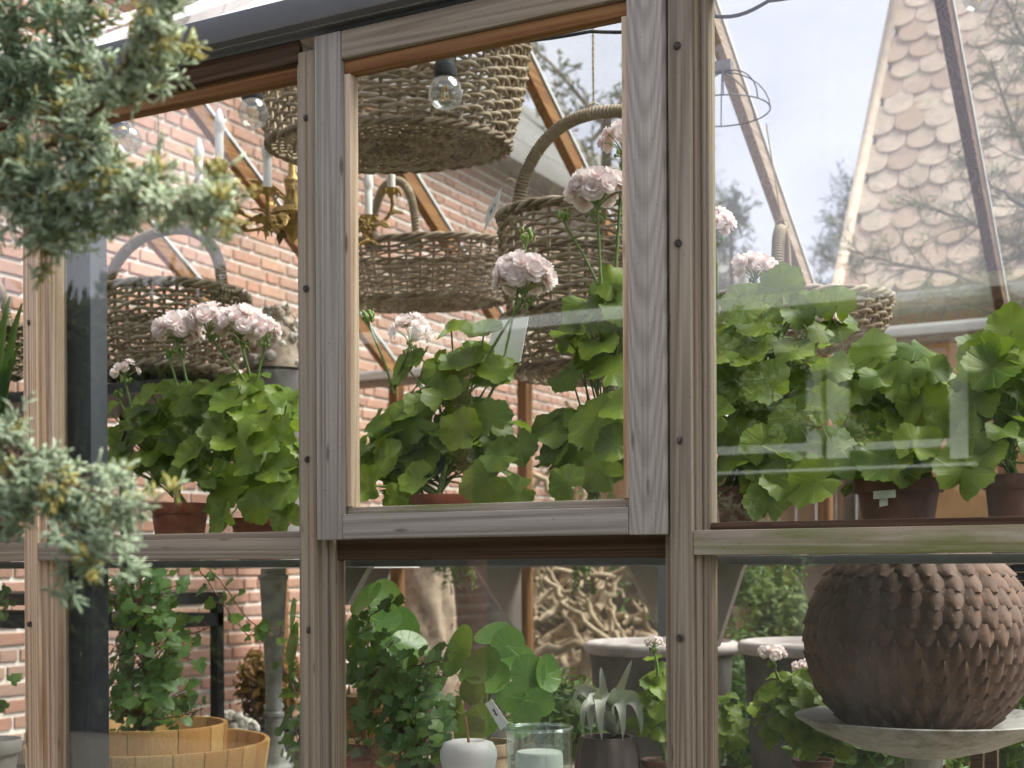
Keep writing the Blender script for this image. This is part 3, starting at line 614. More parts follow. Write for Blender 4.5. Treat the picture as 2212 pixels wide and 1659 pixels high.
# ------------------------------------------------------------------ wicker baskets
def ell(a, b, th, e=2.3):
    c, s = math.cos(th), math.sin(th)
    return math.copysign(abs(c) ** (2 / e), c) * a, math.copysign(abs(s) ** (2 / e), s) * b
def basket(name, label, base, a, b, h, flare=0.85, nst=36, pitch=0.0115, rs=0.0043, rz=0, tilt=(0, 0), handle=None, mat=WICKER, bulge=0.03, cat='basket', seed=0, rimr=0.0065):
    rr = random.Random(seed)
    t = thing(name, label, cat, base, rz); t.rotation_euler = (tilt[0], tilt[1], rz)
    def k(s): return flare + (1 - flare) * s + bulge * math.sin(math.pi * s)
    nrow = max(4, int(h / pitch)); m = MB(); npt = nst * 3
    for i in range(nrow):
        s = (i + 0.5) / nrow; z0 = s * h; ph = rr.uniform(0, 6.28); ph2 = rr.uniform(0, 6.28); ra = rs * rr.uniform(0.85, 1.15)
        pts = []
        for j in range(npt):
            th = 2 * math.pi * j / npt
            x, y = ell(a * k(s), b * k(s), th)
            off = rs * 1.25 * math.cos(nst / 2 * th + math.pi * i) ; n = math.hypot(x, y) or 1
            z = z0 + 0.0022 * math.sin(3 * th + ph) + 0.0016 * math.sin(7 * th + ph2) + 0.0028 * math.sin(nst / 2 * th + math.pi * i + 1.2)
            pts.append((x * (1 + off / n), y * (1 + off / n), z))
        # a row is several rods laid end to end, each fading under the next
        cuts = sorted(rr.sample(range(npt), 4)); cuts.append(cuts[0] + npt)
        for c0, c1 in zip(cuts[:-1], cuts[1:]):
            seg = [pts[q % npt] for q in range(c0, c1 + 2)]
            m.tube(seg, [ra * (0.8 + 0.3 * math.sin(math.pi * q / len(seg))) for q in range(len(seg))], 5)
    m.build('weave', mat, t, world=False, smooth=180, kind='stuff')
    m = MB()
    for j in range(nst):
        th = 2 * math.pi * j / nst; pts = []
        for q in range(5):
            s = q / 4; x, y = ell(a * k(s), b * k(s), th); pts.append((x, y, s * h))
        m.tube(pts, rs * 1.05, 5)
    m.build('stakes', mat, t, world=False, smooth=180, kind='stuff')
    m = MB()                                                     # woven base
    nb = max(6, int(min(a, b) * flare / (pitch * 1.15))); ns = nst // 2 * 2
    for i in range(nb):
        s = (i + 1) / nb * flare; pts = []
        for j in range(nst * 3):
            th = 2 * math.pi * j / (nst * 3); x, y = ell(a * s, b * s, th, 2.2)
            pts.append((x, y, rs * 1.2 * math.cos(ns / 2 * th + math.pi * i) - 0.002))
        m.tube(pts, rs * 0.95, 5, closed=True)
    for j in range(ns):
        th = 2 * math.pi * j / ns; x, y = ell(a * flare, b * flare, th, 2.2); m.tube([(x * 0.08, y * 0.08, 0), (x, y, 0)], rs * 0.9, 4)
    m.build('base', mat, t, world=False, smooth=180)
    def twist(z, s, R0, r, strands, turns):
        m = MB(); n = turns * 10
        for q in range(strands):
            pts = []
            for j in range(n):
                th = 2 * math.pi * j / n; al = turns * th + 2 * math.pi * q / strands; x, y = ell(a * s, b * s, th); L_ = math.hypot(x, y)
                o = R0 * math.cos(al); pts.append((x * (1 + o / L_), y * (1 + o / L_), z + R0 * math.sin(al)))
            m.tube(pts, r, 6, closed=True)
        return m
    twist(h + rimr, k(1), rimr * 1.25, rimr, 3, max(9, nst // 3)).build('rim', mat, t, world=False, smooth=180)
    twist(0.0, flare * 1.01, rimr * 0.8, rimr * 0.8, 2, max(9, nst // 2)).build('foot_border', mat, t, world=False, smooth=180)
    if handle:
        for (ax, hh, r, x_off, spread) in handle:                # ax 0: across the long axis ends, 1: across the short axis
            n = 40; path = []
            for q in range(n + 1):
                al = math.pi * q / n; c, s = math.cos(al), math.sin(al)
                c2 = math.copysign(abs(c) ** 0.85, c); s2 = abs(s) ** 0.8
                if ax == 0: path.append(Vector((c2 * a * spread, x_off, h - 0.03 + s2 * (hh + 0.03))))
                else: path.append(Vector((x_off, c2 * b * spread, h - 0.03 + s2 * (hh + 0.03))))
            hm = MB(); hm.tube(path, r, 8); ho = hm.build('handle', WRAP, t, world=False, smooth=180)
            L_ = sum((path[q + 1] - path[q]).length for q in range(n)); turns = int(L_ / 0.0085); tot = turns * 8; wr = MB(); pts = []
            for q in range(tot + 1):
                f = q / tot * n; i0 = min(int(f), n - 1); p = path[i0].lerp(path[i0 + 1], f - i0); tg = (path[i0 + 1] - path[i0]).normalized()
                nn = tg.cross(Vector((0, 1, 0)) if ax == 0 else Vector((1, 0, 0))).normalized(); bb = tg.cross(nn); al = 2 * math.pi * q / 8
                pts.append(p + (nn * math.cos(al) + bb * math.sin(al)) * (r + 0.001))
            wr.tube(pts, 0.0043, 4); wr.build('cane_wrapping', WRAP, ho, world=False, smooth=180)
            for sgn in (1, -1):                                   # lashing where the bow meets the rim
                e = path[1] if sgn == 1 else path[-2]
                lm = MB()
                for q in range(4):
                    o = (q - 1.5) * 0.012; cx_, cy_ = (e.x, e.y + o) if ax == 0 else (e.x + o, e.y)
                    pts = []
                    for w_ in range(9):
                        al = 2 * math.pi * w_ / 8; d = 0.02
                        pts.append((cx_ + (d * math.cos(al) if ax == 0 else 0), cy_ + (d * math.cos(al) if ax == 1 else 0), h - 0.005 + 0.026 * math.sin(al)))
                    lm.tube(pts, 0.0048, 5)
                lm.build('lashing', mat, t, world=False, smooth=180)
    return t
def hang_rope(name, label, p_top, p_bot, r=0.003):
    m = MB(); n = 24; p_top, p_bot = Vector(p_top), Vector(p_bot)
    for q in (0, 1):
        pts = []
        for i in range(n * 4 + 1):
            f = i / (n * 4); p = p_top.lerp(p_bot, f); al = n * 2 * math.pi * f / 2 + math.pi * q
            pts.append(p + Vector((math.cos(al), math.sin(al), 0)) * r * 0.6)
        m.tube(pts, r * 0.6, 4)
    m.tube([p_bot + Vector((0.02 * math.cos(al), 0, -0.012 + 0.018 * math.sin(al))) for al in np.linspace(0, 6.28, 10)], r * 0.7, 4)
    o = m.build(name, ROPE, None); tag(o, label, 'rope'); return o
def pbase(px, py, Y): return P(px, py, Y)
c = P(838, 318, 3.14)
basket('hanging_basket', 'large oval wicker tray basket hung highest, seen from below behind the sash', c, 0.385, 0.285, 0.29, 0.87, 44, 0.0135, 0.0052, seed=1, rimr=0.008, rz=R(4), tilt=(R(2), R(3)))
bt = P(1284, 690, 3.22)
basket('hanging_basket', 'hanging wicker basket with tall wrapped bow handle and white price tag', bt, 0.25, 0.235, 0.245, 0.86, 38, 0.0128, 0.0050, seed=2, handle=[(0, 0.29, 0.0135, 0, 0.98)], tilt=(0, R(3)))
b2 = P(1312, 805, 3.40)
basket('hanging_basket', 'round wicker basket hanging below the bow handled one, half behind leaves', b2, 0.285, 0.24, 0.135, 0.88, 38, 0.0115, 0.0045, seed=3, mat=WICKER, rz=R(8))
bd = P(912, 655, 4.15)
basket('hanging_basket', 'long shallow wicker basket with small upright handles in the middle distance', bd, 0.355, 0.24, 0.185, 0.84, 44, 0.0100, 0.0044, seed=4, mat=WICKER, handle=[(0, 0.205, 0.0115, -0.2, 0.24)], rz=R(3), tilt=(R(3), R(2)))
be = P(345, 812, 2.98)
basket('hoop_basket', 'brown wicker basket with wrapped hoop handle behind the pink pelargoniums at left', be, 0.268, 0.205, 0.21, 0.84, 40, 0.0118, 0.0050, seed=5, handle=[(0, 0.21, 0.0125, 0, 0.97)], rz=R(-8), tilt=(R(-2), R(-1)))
bf = P(-55, 810, 2.95)
basket('hoop_basket', 'dark wicker basket cut off by the left edge of the picture', bf, 0.15, 0.15, 0.14, 0.85, 26, 0.0118, 0.0046, seed=6, handle=[(0, 0.17, 0.010, 0, 0.97)], mat=WICKER_D)
bg_ = P(1690, 745, 3.6)
basket('hanging_basket', 'grey wicker basket hanging behind the leaves of the right bay', bg_, 0.285, 0.18, 0.105, 0.88, 36, 0.0125, 0.005, seed=7, handle=[(1, 0.20, 0.0125, 0.0, 0.9)], rz=R(12))
bh = P(160, 668, 3.75)
basket('hoop_basket', 'small wicker basket behind the larger one at left, only its loop showing', bh, 0.14, 0.12, 0.10, 0.85, 24, 0.0125, 0.0046, seed=8, handle=[(0, 0.10, 0.009, 0, 0.97)])
# ropes they hang on
top = P(1284, 40, 3.22)
hang_rope('hanging_rope', 'jute twine holding up the bow handled basket', (bt.x, bt.y, bt.z + 0.95), (bt.x, bt.y, bt.z + 0.245 + 0.31))
hang_rope('hanging_rope', 'thin jute twine hanging in front of the brick wall at upper left', (be.x, be.y, EAVE + 0.45), (be.x, be.y, be.z + 0.44))
hang_rope('hanging_rope', 'thin string holding the wicker basket of the right bay on a rafter hook', P(1655, 268, 3.6), (bg_.x - 0.0, bg_.y, bg_.z + 0.335), 0.002)
for dx in (-0.3, 0.3):
    hang_rope('hanging_rope', 'jute twine at the %s end of the large tray basket' % ('left' if dx < 0 else 'right'), (c.x + dx, c.y, RIDGE - 0.4), (c.x + dx, c.y, c.z + 0.3))
hang_rope('hanging_rope', 'jute twine above the long shallow basket', (bd.x, bd.y - 0.0, RIDGE - 0.2), (bd.x, bd.y - 0.21, bd.z + 0.375))
# price tag and card
def card(name, label, cat, corners, mat=PAPER, marks=()):
    q = [Vector(v) for v in corners]; n = (q[1] - q[0]).cross(q[3] - q[0]).normalized() * 0.0006
    t = thing(name, label, cat, (q[2] + q[3]) / 2); m = MB(); m.add([v + n for v in q] + [v - n for v in q], [(0, 1, 2, 3), (7, 6, 5, 4), (0, 4, 5, 1), (1, 5, 6, 2), (2, 6, 7, 3), (3, 7, 4, 0)])
    m.build('card', mat, t, smooth=0)
    if marks:
        k = MB(); nn = n if n.dot(Vector((0, -1, 0))) > 0 else -n
        for line in marks:
            k.tube([q[0].lerp(q[1], u).lerp(q[3].lerp(q[2], u), v) + nn * 1.6 for u, v in line], 0.0011, 4)
        k.build('handwriting', INK, t, smooth=0)
    return t
Yt = 2.94
card('price_tag', 'white paper price tag tied to the bow handled basket', 'tag', [P(1086, 402, Yt), P(1090, 408, Yt), P(1066, 478, Yt), P(1044, 504, Yt)][:0] or [P(1052, 452, Yt), P(1084, 404, Yt), P(1076, 446, Yt + .01), P(1045, 503, Yt + .01)],
     marks=[[(0.55, 0.3), (0.6, 0.5), (0.63, 0.35), (0.68, 0.6)], [(0.3, 0.35), (0.36, 0.6), (0.4, 0.4)], [(0.45, 0.35), (0.48, 0.62)]])
s_ = MB(); s_.tube(bez(P(1085, 404, Yt), P(1090, 385, Yt), P(1105, 380, Yt), P(1112, 392, Yt), 8), 0.0012, 4); tag(s_.build('tag_string', ROPE), 'short white string of the price tag on the basket rim', 'string')
Yc = 2.62
card('note_card', 'blank white card standing among the pelargonium leaves', 'card', [P(1068, 694, Yc), P(1142, 684, Yc), P(1124, 782, Yc - .02), P(1046, 790, Yc - .02)])
# ------------------------------------------------------------------ string of globe bulbs
SL = thing('string_lights', 'black festoon cable with clear globe bulbs strung under the eaves', 'string lights', P(1000, 60, 2.3))
bulbs = [(274, 302, 66, R(38)), (547, 244, 68, R(4)), (962, 200, 76, 0.0), (2112, -8, 66, 0.0)]
cab = [P(120, 215, 2.25), P(236, 248, 2.28)]
gl_prof = [(0.014, 0.036), (0.0165, 0.0295), (0.021, 0.026), (0.028, 0.016), (0.0325, 0.0), (0.031, -0.011), (0.0255, -0.021), (0.0165, -0.0282), (0.0055, -0.0322), (0.0005, -0.0326)]
GLOBE = MB().lathe([(r, z) for r, z in gl_prof] + [(r * 0.955, z * 0.955 + 0.0006) for r, z in gl_prof[::-1]], 28).mesh('globe', BULBGLASS, 180)
SOCK = MB().lathe([(0.0005, 0.075), (0.006, 0.075), (0.017, 0.071), (0.0185, 0.052), (0.0215, 0.050), (0.0225, 0.034), (0.0215, 0.028), (0.0005, 0.0275)], 20).mesh('socket', PLASTIC, 40)
fm = MB(); fm.lathe([(0.0135, 0.0275), (0.0135, 0.021), (0.012, 0.019)], 16)
for q in range(5):
    a_ = q * 1.256; fm.tube([(0.004 * math.cos(a_), 0.004 * math.sin(a_), 0.02), (0.008 * math.cos(a_), 0.008 * math.sin(a_), -0.012), (0.0075 * math.cos(a_ + .5), 0.0075 * math.sin(a_ + .5), -0.014)], 0.0007, 4)
FILM = fm.mesh('filament', FIL, 40)
for (px, py, dpx, tl) in bulbs:
    Yb = 2.3; p = P(px, py, Yb); s = dpx * mpp(px, Yb) / 0.066
    so = link('socket', SOCK, SL, p - wloc(SL), (0, -tl, 0), s)
    go = link('bulb', GLOBE, SL, p - wloc(SL), (0, -tl, 0), s); link('filament', FILM, go)
    topv = Vector((-math.sin(tl) * 0.1 * s, 0, math.cos(tl) * 0.1 * s)); cab.append(p + topv)
m = MB(); pts = []
cc = [cab[0], cab[2], cab[3], cab[4], P(1275, 68, 2.3), P(1530, 34, 2.3), P(1660, 2, 2.3), cab[5]]
for a_, b_ in zip(cc[:-1], cc[1:]):
    for q in range(8):
        f = q / 8; p = a_.lerp(b_, f); p.z -= 0.012 * math.sin(math.pi * f); pts.append(p)
pts.append(cc[-1]); m.tube(pts, 0.0033, 6); m.build('cable', PLASTIC, SL, smooth=180)
m = MB(); p = P(1528, 33, 2.3); m.tube([p + Vector((-0.016, 0, 0)), p + Vector((0.014, 0, 0.002))], [0.008, 0.006], 8); m.build('cable_joint', PLASTIC, SL)
# wire plant hanger up in the right bay
WH = thing('wire_hanger', 'dark wire frame plant hanger hung from the pale tan rafter', 'plant hanger', P(1570, 240, 3.7))
ctr = P(1560, 240, 3.7); rad = 0.135
m = MB(); m.tube([ctr + Vector((rad * math.cos(a_), rad * math.sin(a_), 0)) for a_ in np.linspace(0, 6.28, 30)[:-1]], 0.0022, 5, closed=True); m.build('ring', BLACK, WH)
for q in range(4):
    a_ = q * math.pi / 4 + 0.35; m = MB()
    m.tube([ctr + Vector((rad * math.cos(t_) * math.cos(a_), rad * math.cos(t_) * math.sin(a_), 0.11 * math.sin(t_))) for t_ in np.linspace(0, math.pi, 14)], 0.0019, 5); m.build('wire_arc', BLACK, WH)
m = MB(); m.box(ctr.x - 0.06, ctr.x + 0.03, ctr.y - 0.015, ctr.y + 0.015, ctr.z + 0.112, ctr.z + 0.14); m.build('top_plate', ZINC_D, WH, smooth=0)
# ------------------------------------------------------------------ gilded chandelier half hidden by the sash stile
YC = 3.35; cc = P(632, 455, YC); S_ = mpp(632, YC)
CH_ = thing('chandelier', 'gilded leaf chandelier with white candle bulbs behind the sash stile', 'chandelier', cc)
m = MB(); m.lathe([(0.002, -0.10), (0.014, -0.085), (0.03, -0.05), (0.068, -0.015), (0.062, 0.0), (0.03, 0.012), (0.02, 0.05), (0.026, 0.09), (0.012, 0.11), (0.009, 0.3), (0.006, 0.55)], 20, cc); m.build('stem', GILT, CH_)
def gleaf(L_, w):
    m = MB(); rows = []
    for i in range(7):
        f = i / 6; wd = w * math.sin(math.pi * min(1, f * 0.85 + 0.12)) * (1.0 if i % 2 else 0.62); zz = 0.35 * L_ * f * (1 - f) * 2 - 0.25 * L_ * f * f
        rows.append([(-wd, L_ * f, zz - 0.15 * wd), (-wd * .5, L_ * f + 0.1 * w, zz + 0.1 * wd), (0, L_ * f, zz), (wd * .5, L_ * f + 0.1 * w, zz + 0.1 * wd), (wd, L_ * f, zz - 0.15 * wd)])
    m.grid(rows); return m.mesh('leaf', GILT, 40)
GL1, GL2 = gleaf(0.085, 0.022), gleaf(0.06, 0.018)
CUP = MB(); CUP.lathe([(0.003, -0.02), (0.008, -0.012), (0.024, -0.004), (0.028, 0.004), (0.02, 0.003), (0.013, 0.0)], 16)
for q in range(8):
    a_ = q * math.pi / 4; CUP.tube([(0.02 * math.cos(a_), 0.02 * math.sin(a_), 0), (0.03 * math.cos(a_), 0.03 * math.sin(a_), -0.004), (0.031 * math.cos(a_), 0.031 * math.sin(a_), -0.014)], [0.004, 0.004, 0.002], 4)
CUPM = CUP.mesh('drip_cup', GILT, 40)
CAN = MB().lathe([(0.0005, 0.0), (0.0125, 0.0), (0.0125, 0.078), (0.0115, 0.081), (0.0145, 0.092), (0.0165, 0.105), (0.0150, 0.122), (0.0095, 0.143), (0.004, 0.155), (0.0005, 0.157)], 18).mesh('candle_bulb', CANDLE, 50)
ROS = MB()
for q in range(16):
    a_ = q * 2.4; r0 = 0.006 + 0.0013 * q; ROS.sphere((r0 * math.cos(a_), r0 * math.sin(a_), 0.012 - 0.0006 * q), 0.0062, 6, 4)
ROSM = ROS.mesh('rosette', GILT, 50)
tips = [(474, 352, 3.12), (430, 408, 3.3), (578, 412, 3.05), (845, 412, 3.45), (796, 470, 3.62), (640, 380, 3.65)]
for q, (px, py, Yq) in enumerate(tips):
    tp = P(px, py, Yq); d = tp - cc; mid = cc + d * 0.5
    path = bez(cc + Vector((0, 0, -0.005)), cc + Vector((d.x * 0.35, d.y * 0.35, -0.09)), Vector((tp.x, tp.y, tp.z - 0.14)) + Vector((d.x, d.y, 0)) * 0.12, tp + Vector((0, 0, -0.015)), 14)
    m = MB(); m.tube(path, 0.0055, 6); arm = m.build('arm', GILT, CH_, smooth=180)
    def rel(v): return Vector(v) - wloc(CH_)
    link('drip_cup', CUPM, arm, rel(tp)); link('candle_bulb', CAN, CH_, rel(tp) + Vector((0, 0, 0.002)))
    link('rosette', ROSM, arm, rel(path[8]) + Vector((0, -0.012, -0.004)), (R(70), 0, U(-.6, .6)), 1.15)
    for w_ in range(5):
        pp = path[3 + 2 * w_]; link('leaf', GL1 if w_ % 2 else GL2, arm, rel(pp), (U(-.7, .7), U(-.9, .9), math.atan2(d.y, d.x) - 1.57 + U(-1.2, 1.2)), U(0.8, 1.1))
for q in range(16):
    a_ = q * 2 * math.pi / 8 + 0.3; link('leaf', GL1 if q % 2 else GL2, CH_, Vector((0.045 * math.cos(a_), 0.045 * math.sin(a_), -0.01 if q < 8 else -0.075)), (R(-55 if q < 8 else 35), U(-.3, .3), a_ - 1.57), U(0.9, 1.3))
for q in range(7):
    a_ = q * 0.9; m = MB(); pth = bez(cc + Vector((0, 0, 0.02)), cc + Vector((0.05 * math.cos(a_), 0.05 * math.sin(a_), 0.05)), cc + Vector((0.11 * math.cos(a_), 0.11 * math.sin(a_), 0.09)), cc + Vector((0.12 * math.cos(a_), 0.12 * math.sin(a_), 0.04)), 8)
    m.tube(pth, 0.0035, 5); so = m.build('scroll', GILT, CH_, smooth=180); link('leaf', GL2, so, pth[-1] - cc, (U(-.5, .5), 0, a_ - 1.57))
# ------------------------------------------------------------------ leaves and flowers
def pel_leaf(seed, R0=1.0):
    rr = random.Random(seed); m = MB(); nT, rings = 42, 4; ph = rr.uniform(0, 6.28); fold = rr.uniform(-0.1, 0.32); wv = rr.uniform(0.10, 0.24); cup = rr.uniform(-0.25, 0.3); k2 = rr.choice((2, 3, 3))
    vs = [(0, 0, 0)]
    for i in range(1, rings + 1):
        f = i / rings
        for j in range(nT):
            th = 2 * math.pi * j / nT - math.pi
            notch = 1 - 0.55 * math.exp(-((abs(th) - math.pi) / 0.20) ** 2)
            lobe = 1 + 0.05 * math.cos(7 * th) + 0.035 * math.cos(21 * th)
            rad = R0 * f * (1 + (notch * lobe - 1) * f)
            x, y = rad * math.cos(th), rad * math.sin(th)
            z = cup * f * f * 0.6 + wv * f * f * math.sin(k2 * th + ph) + fold * 0.5 * (1 - math.cos(2 * th)) * f * f + 0.05 * f * f * f * math.sin(5 * th + ph) + 0.03 * f ** 4 * math.sin(11 * th + 2 * ph)
            vs.append((x + 0.12, y, z * R0))
    fs = [(0, 1 + j, 1 + (j + 1) % nT) for j in range(nT)]
    for i in range(rings - 1):
        for j in range(nT):
            a, b = 1 + i * nT + j, 1 + i * nT + (j + 1) % nT; fs.append((a, a + nT, b + nT, b))
    m.add(vs, fs); return m.mesh('leaf', LEAF_P, 180)
PEL = [pel_leaf(s) for s in range(9)]
def floret(seed):
    rr = random.Random(seed); m = MB()
    for ring, (n, L_, up) in enumerate(((5, 0.019, 0.25), (5, 0.0165, 0.75), (4, 0.011, 1.6))):
        for q in range(n):
            a = 2 * math.pi * (q + 0.5 * ring) / n + rr.uniform(-.2, .2); ca, sa = math.cos(a), math.sin(a); rows = []; w = L_ * rr.uniform(0.5, 0.62); ph = rr.uniform(0, 6)
            for i in range(4):
                f = i / 3; row = []
                for j in range(5):
                    g_ = (j - 2) / 2; wd = w * math.sin(math.pi * (0.12 + 0.62 * f)) * g_
                    rad = L_ * f * (1 - 0.12 * g_ * g_) * math.cos(up * 0.6 * (1 - f * 0.5)); hz = L_ * (math.sin(up * 0.8) * f + 0.10 * f * math.sin(4 * g_ + ph)) + 0.003 * ring
                    row.append((rad * ca - wd * sa, rad * sa + wd * ca, hz))
                rows.append(row)
            m.grid(rows)
    return m.mesh('floret', PETAL, 180)
FLO = [floret(s) for s in range(5)]
def flower_head(plant, p, r, nfl=18, updir=(0, 0, 1), stem_from=None, flat=0.72):
    off = wloc(plant); p = Vector(p); u = Vector(updir).normalized()
    m = MB(); hub = p - u * r * 0.85
    spots = []
    for i in range(nfl):
        f = (i + 0.5) / nfl; ph = i * 2.39996; zc = 1 - 1.25 * f; rr_ = math.sqrt(max(0, 1 - zc * zc))
        d = Vector((rr_ * math.cos(ph), rr_ * math.sin(ph), zc * flat)); q = p + d * r * U(0.8, 0.98) + Vector((0, 0, -0.12 * r))
        spots.append((q, d)); m.tube(bez(hub, hub + u * r * 0.25, q - d * r * 0.35, q, 4), 0.0011, 4)
    for i in range(10):
        a = U(0, 6.28); q = hub + Vector((math.cos(a) * r * U(.15, .5), math.sin(a) * r * U(.15, .5), U(-.35, .2) * r)); m.tube([hub, hub.lerp(q, .6), q], [0.001, 0.0015, 0.0032], 5); m.sphere(q, U(0.0026, 0.0042), 6, 5, 1.4)
    fh = m.build('flower_head', BUD, plant, smooth=180)
    for q, d in spots:
        link('floret', random.choice(FLO), fh, q - off, quat_to(d + Vector((U(-.35, .35), U(-.35, .35), 0.25 + U(-.2, .3))), U(0, 6)), U(0.75, 1.25) * min(1.15, r / 0.045))
    return hub
def bud_head(plant, p, r):
    m = MB(); p = Vector(p)
    for i in range(14):
        a = i * 2.4; zc = U(-0.5, 1); q = p + Vector((math.cos(a) * r * U(.4, .9), math.sin(a) * r * U(.4, .9), zc * r)); m.tube([p - Vector((0, 0, r * .4)), q], 0.0011, 4); m.sphere(q, r * U(.22, .34), 6, 5, 1.5)
    m.build('bud_cluster', BUD, plant, smooth=180); return p - Vector((0, 0, r * 0.4))
def pot_mesh(plant, base, r, h, mat, taper=0.72, rimh=0.18, soil=True):
    b = Vector(base); m = MB(); rim = r * 1.07
    m.lathe([(0.001, 0.002), (r * taper, 0), (r * (taper + (1 - taper) * (1 - rimh)), h * (1 - rimh)), (rim * 0.985, h * (1 - rimh)), (rim, h * (1 - rimh) + .003), (rim * 1.02, h - 0.002), (rim * 1.01, h), (rim * 0.96, h), (r * 0.93, h * 0.9), (r * taper * 0.95, 0.006)], 36, b)
    po = m.build('pot', mat, plant, smooth=40)
    if soil:
        s = MB(); n = 24; vs = [b + Vector((0, 0, h * 0.9))] ; 
        for i in (0.5, 0.99):
            for j in range(n): vs.append(b + Vector((r * 0.94 * i * math.cos(6.2832 * j / n), r * 0.94 * i * math.sin(6.2832 * j / n), h * 0.86 + U(-.004, .006))))
        fs = [(0, 1 + j, 1 + (j + 1) % n) for j in range(n)] + [(1 + j, 1 + n + j, 1 + n + (j + 1) % n, 1 + (j + 1) % n) for j in range(n)]
        s.add(vs, fs); s.build('soil', SOIL, plant, smooth=180)
    return po
def pelargonium(label, pot, crowns, heads=(), buds=(), leafr=(0.029, 0.051), group=None, potmat=TERRA, name='pelargonium', seed=0, shelf=True, explicit=()):
    # pot: (px, py of rim, width px, Y); crowns: (px, py, rx px, rz px, n leaves, Y, ry m)
    random.seed(seed)
    px, py, wpx, Y = pot; s = mpp(px, Y); r = wpx * s / 2 / 1.07; rimp = P(px, py, Y); h = r * 1.75
    zb = HC + 0.0175 if shelf else rimp.z - h
    h = max(rimp.z - zb, 0.05) if shelf else h
    base = Vector((rimp.x, rimp.y, zb))
    t = thing(name, label, 'plant', base, group=group); pot_mesh(t, base, r, h, potmat)
    st = MB(); core = base + Vector((0, 0, h * 0.85)); off = wloc(t)
    trunk_top = []
    for (cx_, cy_, rx, rz, n, Yc, ry) in crowns:
        cc = P(cx_, cy_, Yc); sc = mpp(cx_, Yc); tt = cc - Vector((0, 0, rz * sc * 0.35)); trunk_top.append(tt)
        st.tube(bez(core + Vector((U(-.02, .02), U(-.02, .02), 0)), core.lerp(tt, .35) + Vector((0, 0, .03)), core.lerp(tt, .7), tt, 8), [0.0065 - 0.0003 * q for q in range(9)], 6)
        n = int(n * 1.25)
        for i in range(n):
            f = (i + 0.5) / n; zc = 1 - 1.75 * f; ph = i * 2.39996 + U(-.3, .3); rr_ = math.sqrt(max(0.02, 1 - zc * zc)); k = U(0.62, 1.05)
            d = Vector((rr_ * math.cos(ph), rr_ * math.sin(ph), zc)); q = cc + Vector((d.x * rx * sc * k, d.y * ry * k, d.z * rz * sc * k))
            if q.y < D + 0.095: q.y = D + 0.095 + U(0, .05)
            if shelf and q.z < HC + 0.035: q.z = HC + 0.035 + U(0, .05)
            nrm = Vector((d.x * 0.7 + U(-.35, .35), d.y * 0.7 - 0.35 + U(-.3, .3), 0.75 + 0.35 * zc + U(-.25, .25)))
            sz = U(*leafr) * (0.8 + 0.25 * (1 - abs(zc)))
            link('leaf', random.choice(PEL), t, q - off, quat_to(nrm, math.atan2(d.y, d.x) + U(-.7, .7)), sz)
            a0 = tt.lerp(core, U(0, .7)); st.tube(bez(a0, a0.lerp(q, .3) + Vector((0, 0, .015)), a0.lerp(q, .75) - nrm.normalized() * 0.03, q, 6), [0.0024, 0.0022, 0.002, 0.0019, 0.0018, 0.0017, 0.0016], 5)
    for (lx, ly, Yl, rpx, nx, nz_, sp) in explicit:
        q = P(lx, ly, Yl); link('leaf', random.choice(PEL), t, q - off, quat_to((nx, -1.0 + abs(nz_) * .3, nz_), sp), rpx * 0.92 * mpp(lx, Yl))
        a0 = trunk_top[0]; st.tube(bez(a0, a0.lerp(q, .3), a0.lerp(q, .75) + Vector((0, 0.03, -.02)), q, 6), 0.002, 5)
    for (hx, hy, Yh, rpx, nfl, sx, sy) in heads:
        hub = flower_head(t, P(hx, hy, Yh), rpx * mpp(hx, Yh), nfl)
        a0 = P(sx, sy, Yh); st.tube(bez(a0, a0.lerp(hub, .4) + Vector((U(-.008, .008), 0, .01)), a0.lerp(hub, .8), hub, 10), [0.0034, 0.0033, 0.0032, 0.0031, 0.003, 0.003, 0.003, 0.0029, 0.0028, 0.0028, 0.0028], 6)
    for (hx, hy, Yh, rpx, sx, sy) in buds:
        hub = bud_head(t, P(hx, hy, Yh), rpx * mpp(hx, Yh)); a0 = P(sx, sy, Yh)
        st.tube(bez(a0, a0.lerp(hub, .5) + Vector((0.006, 0, .015)), hub + Vector((0, 0, -.02)), hub, 10), 0.0026, 6)
    st.build('stems', STEM, t, smooth=180)
    return t
GP = 'pink pelargoniums on the front shelf'
pelargonium('pink pelargonium in terracotta pot at the left end of the shelf', (388, 1088, 132, 2.36),
    [(345, 975, 105, 95, 30, 2.42, .11), (400, 880, 130, 55, 18, 2.45, .10)],
    heads=[(386, 712, 2.42, 45, 22, 408, 850), (270, 800, 2.38, 26, 5, 290, 930)], buds=[(366, 765, 2.4, 12, 390, 880), (256, 852, 2.38, 10, 283, 930)], seed=11, group=GP,
    explicit=[(235, 888, 2.36, 36, -.2, .9, 2.2), (310, 895, 2.36, 42, .2, 1.0, 1.2), (258, 955, 2.34, 40, -.2, .2, 3.2)])
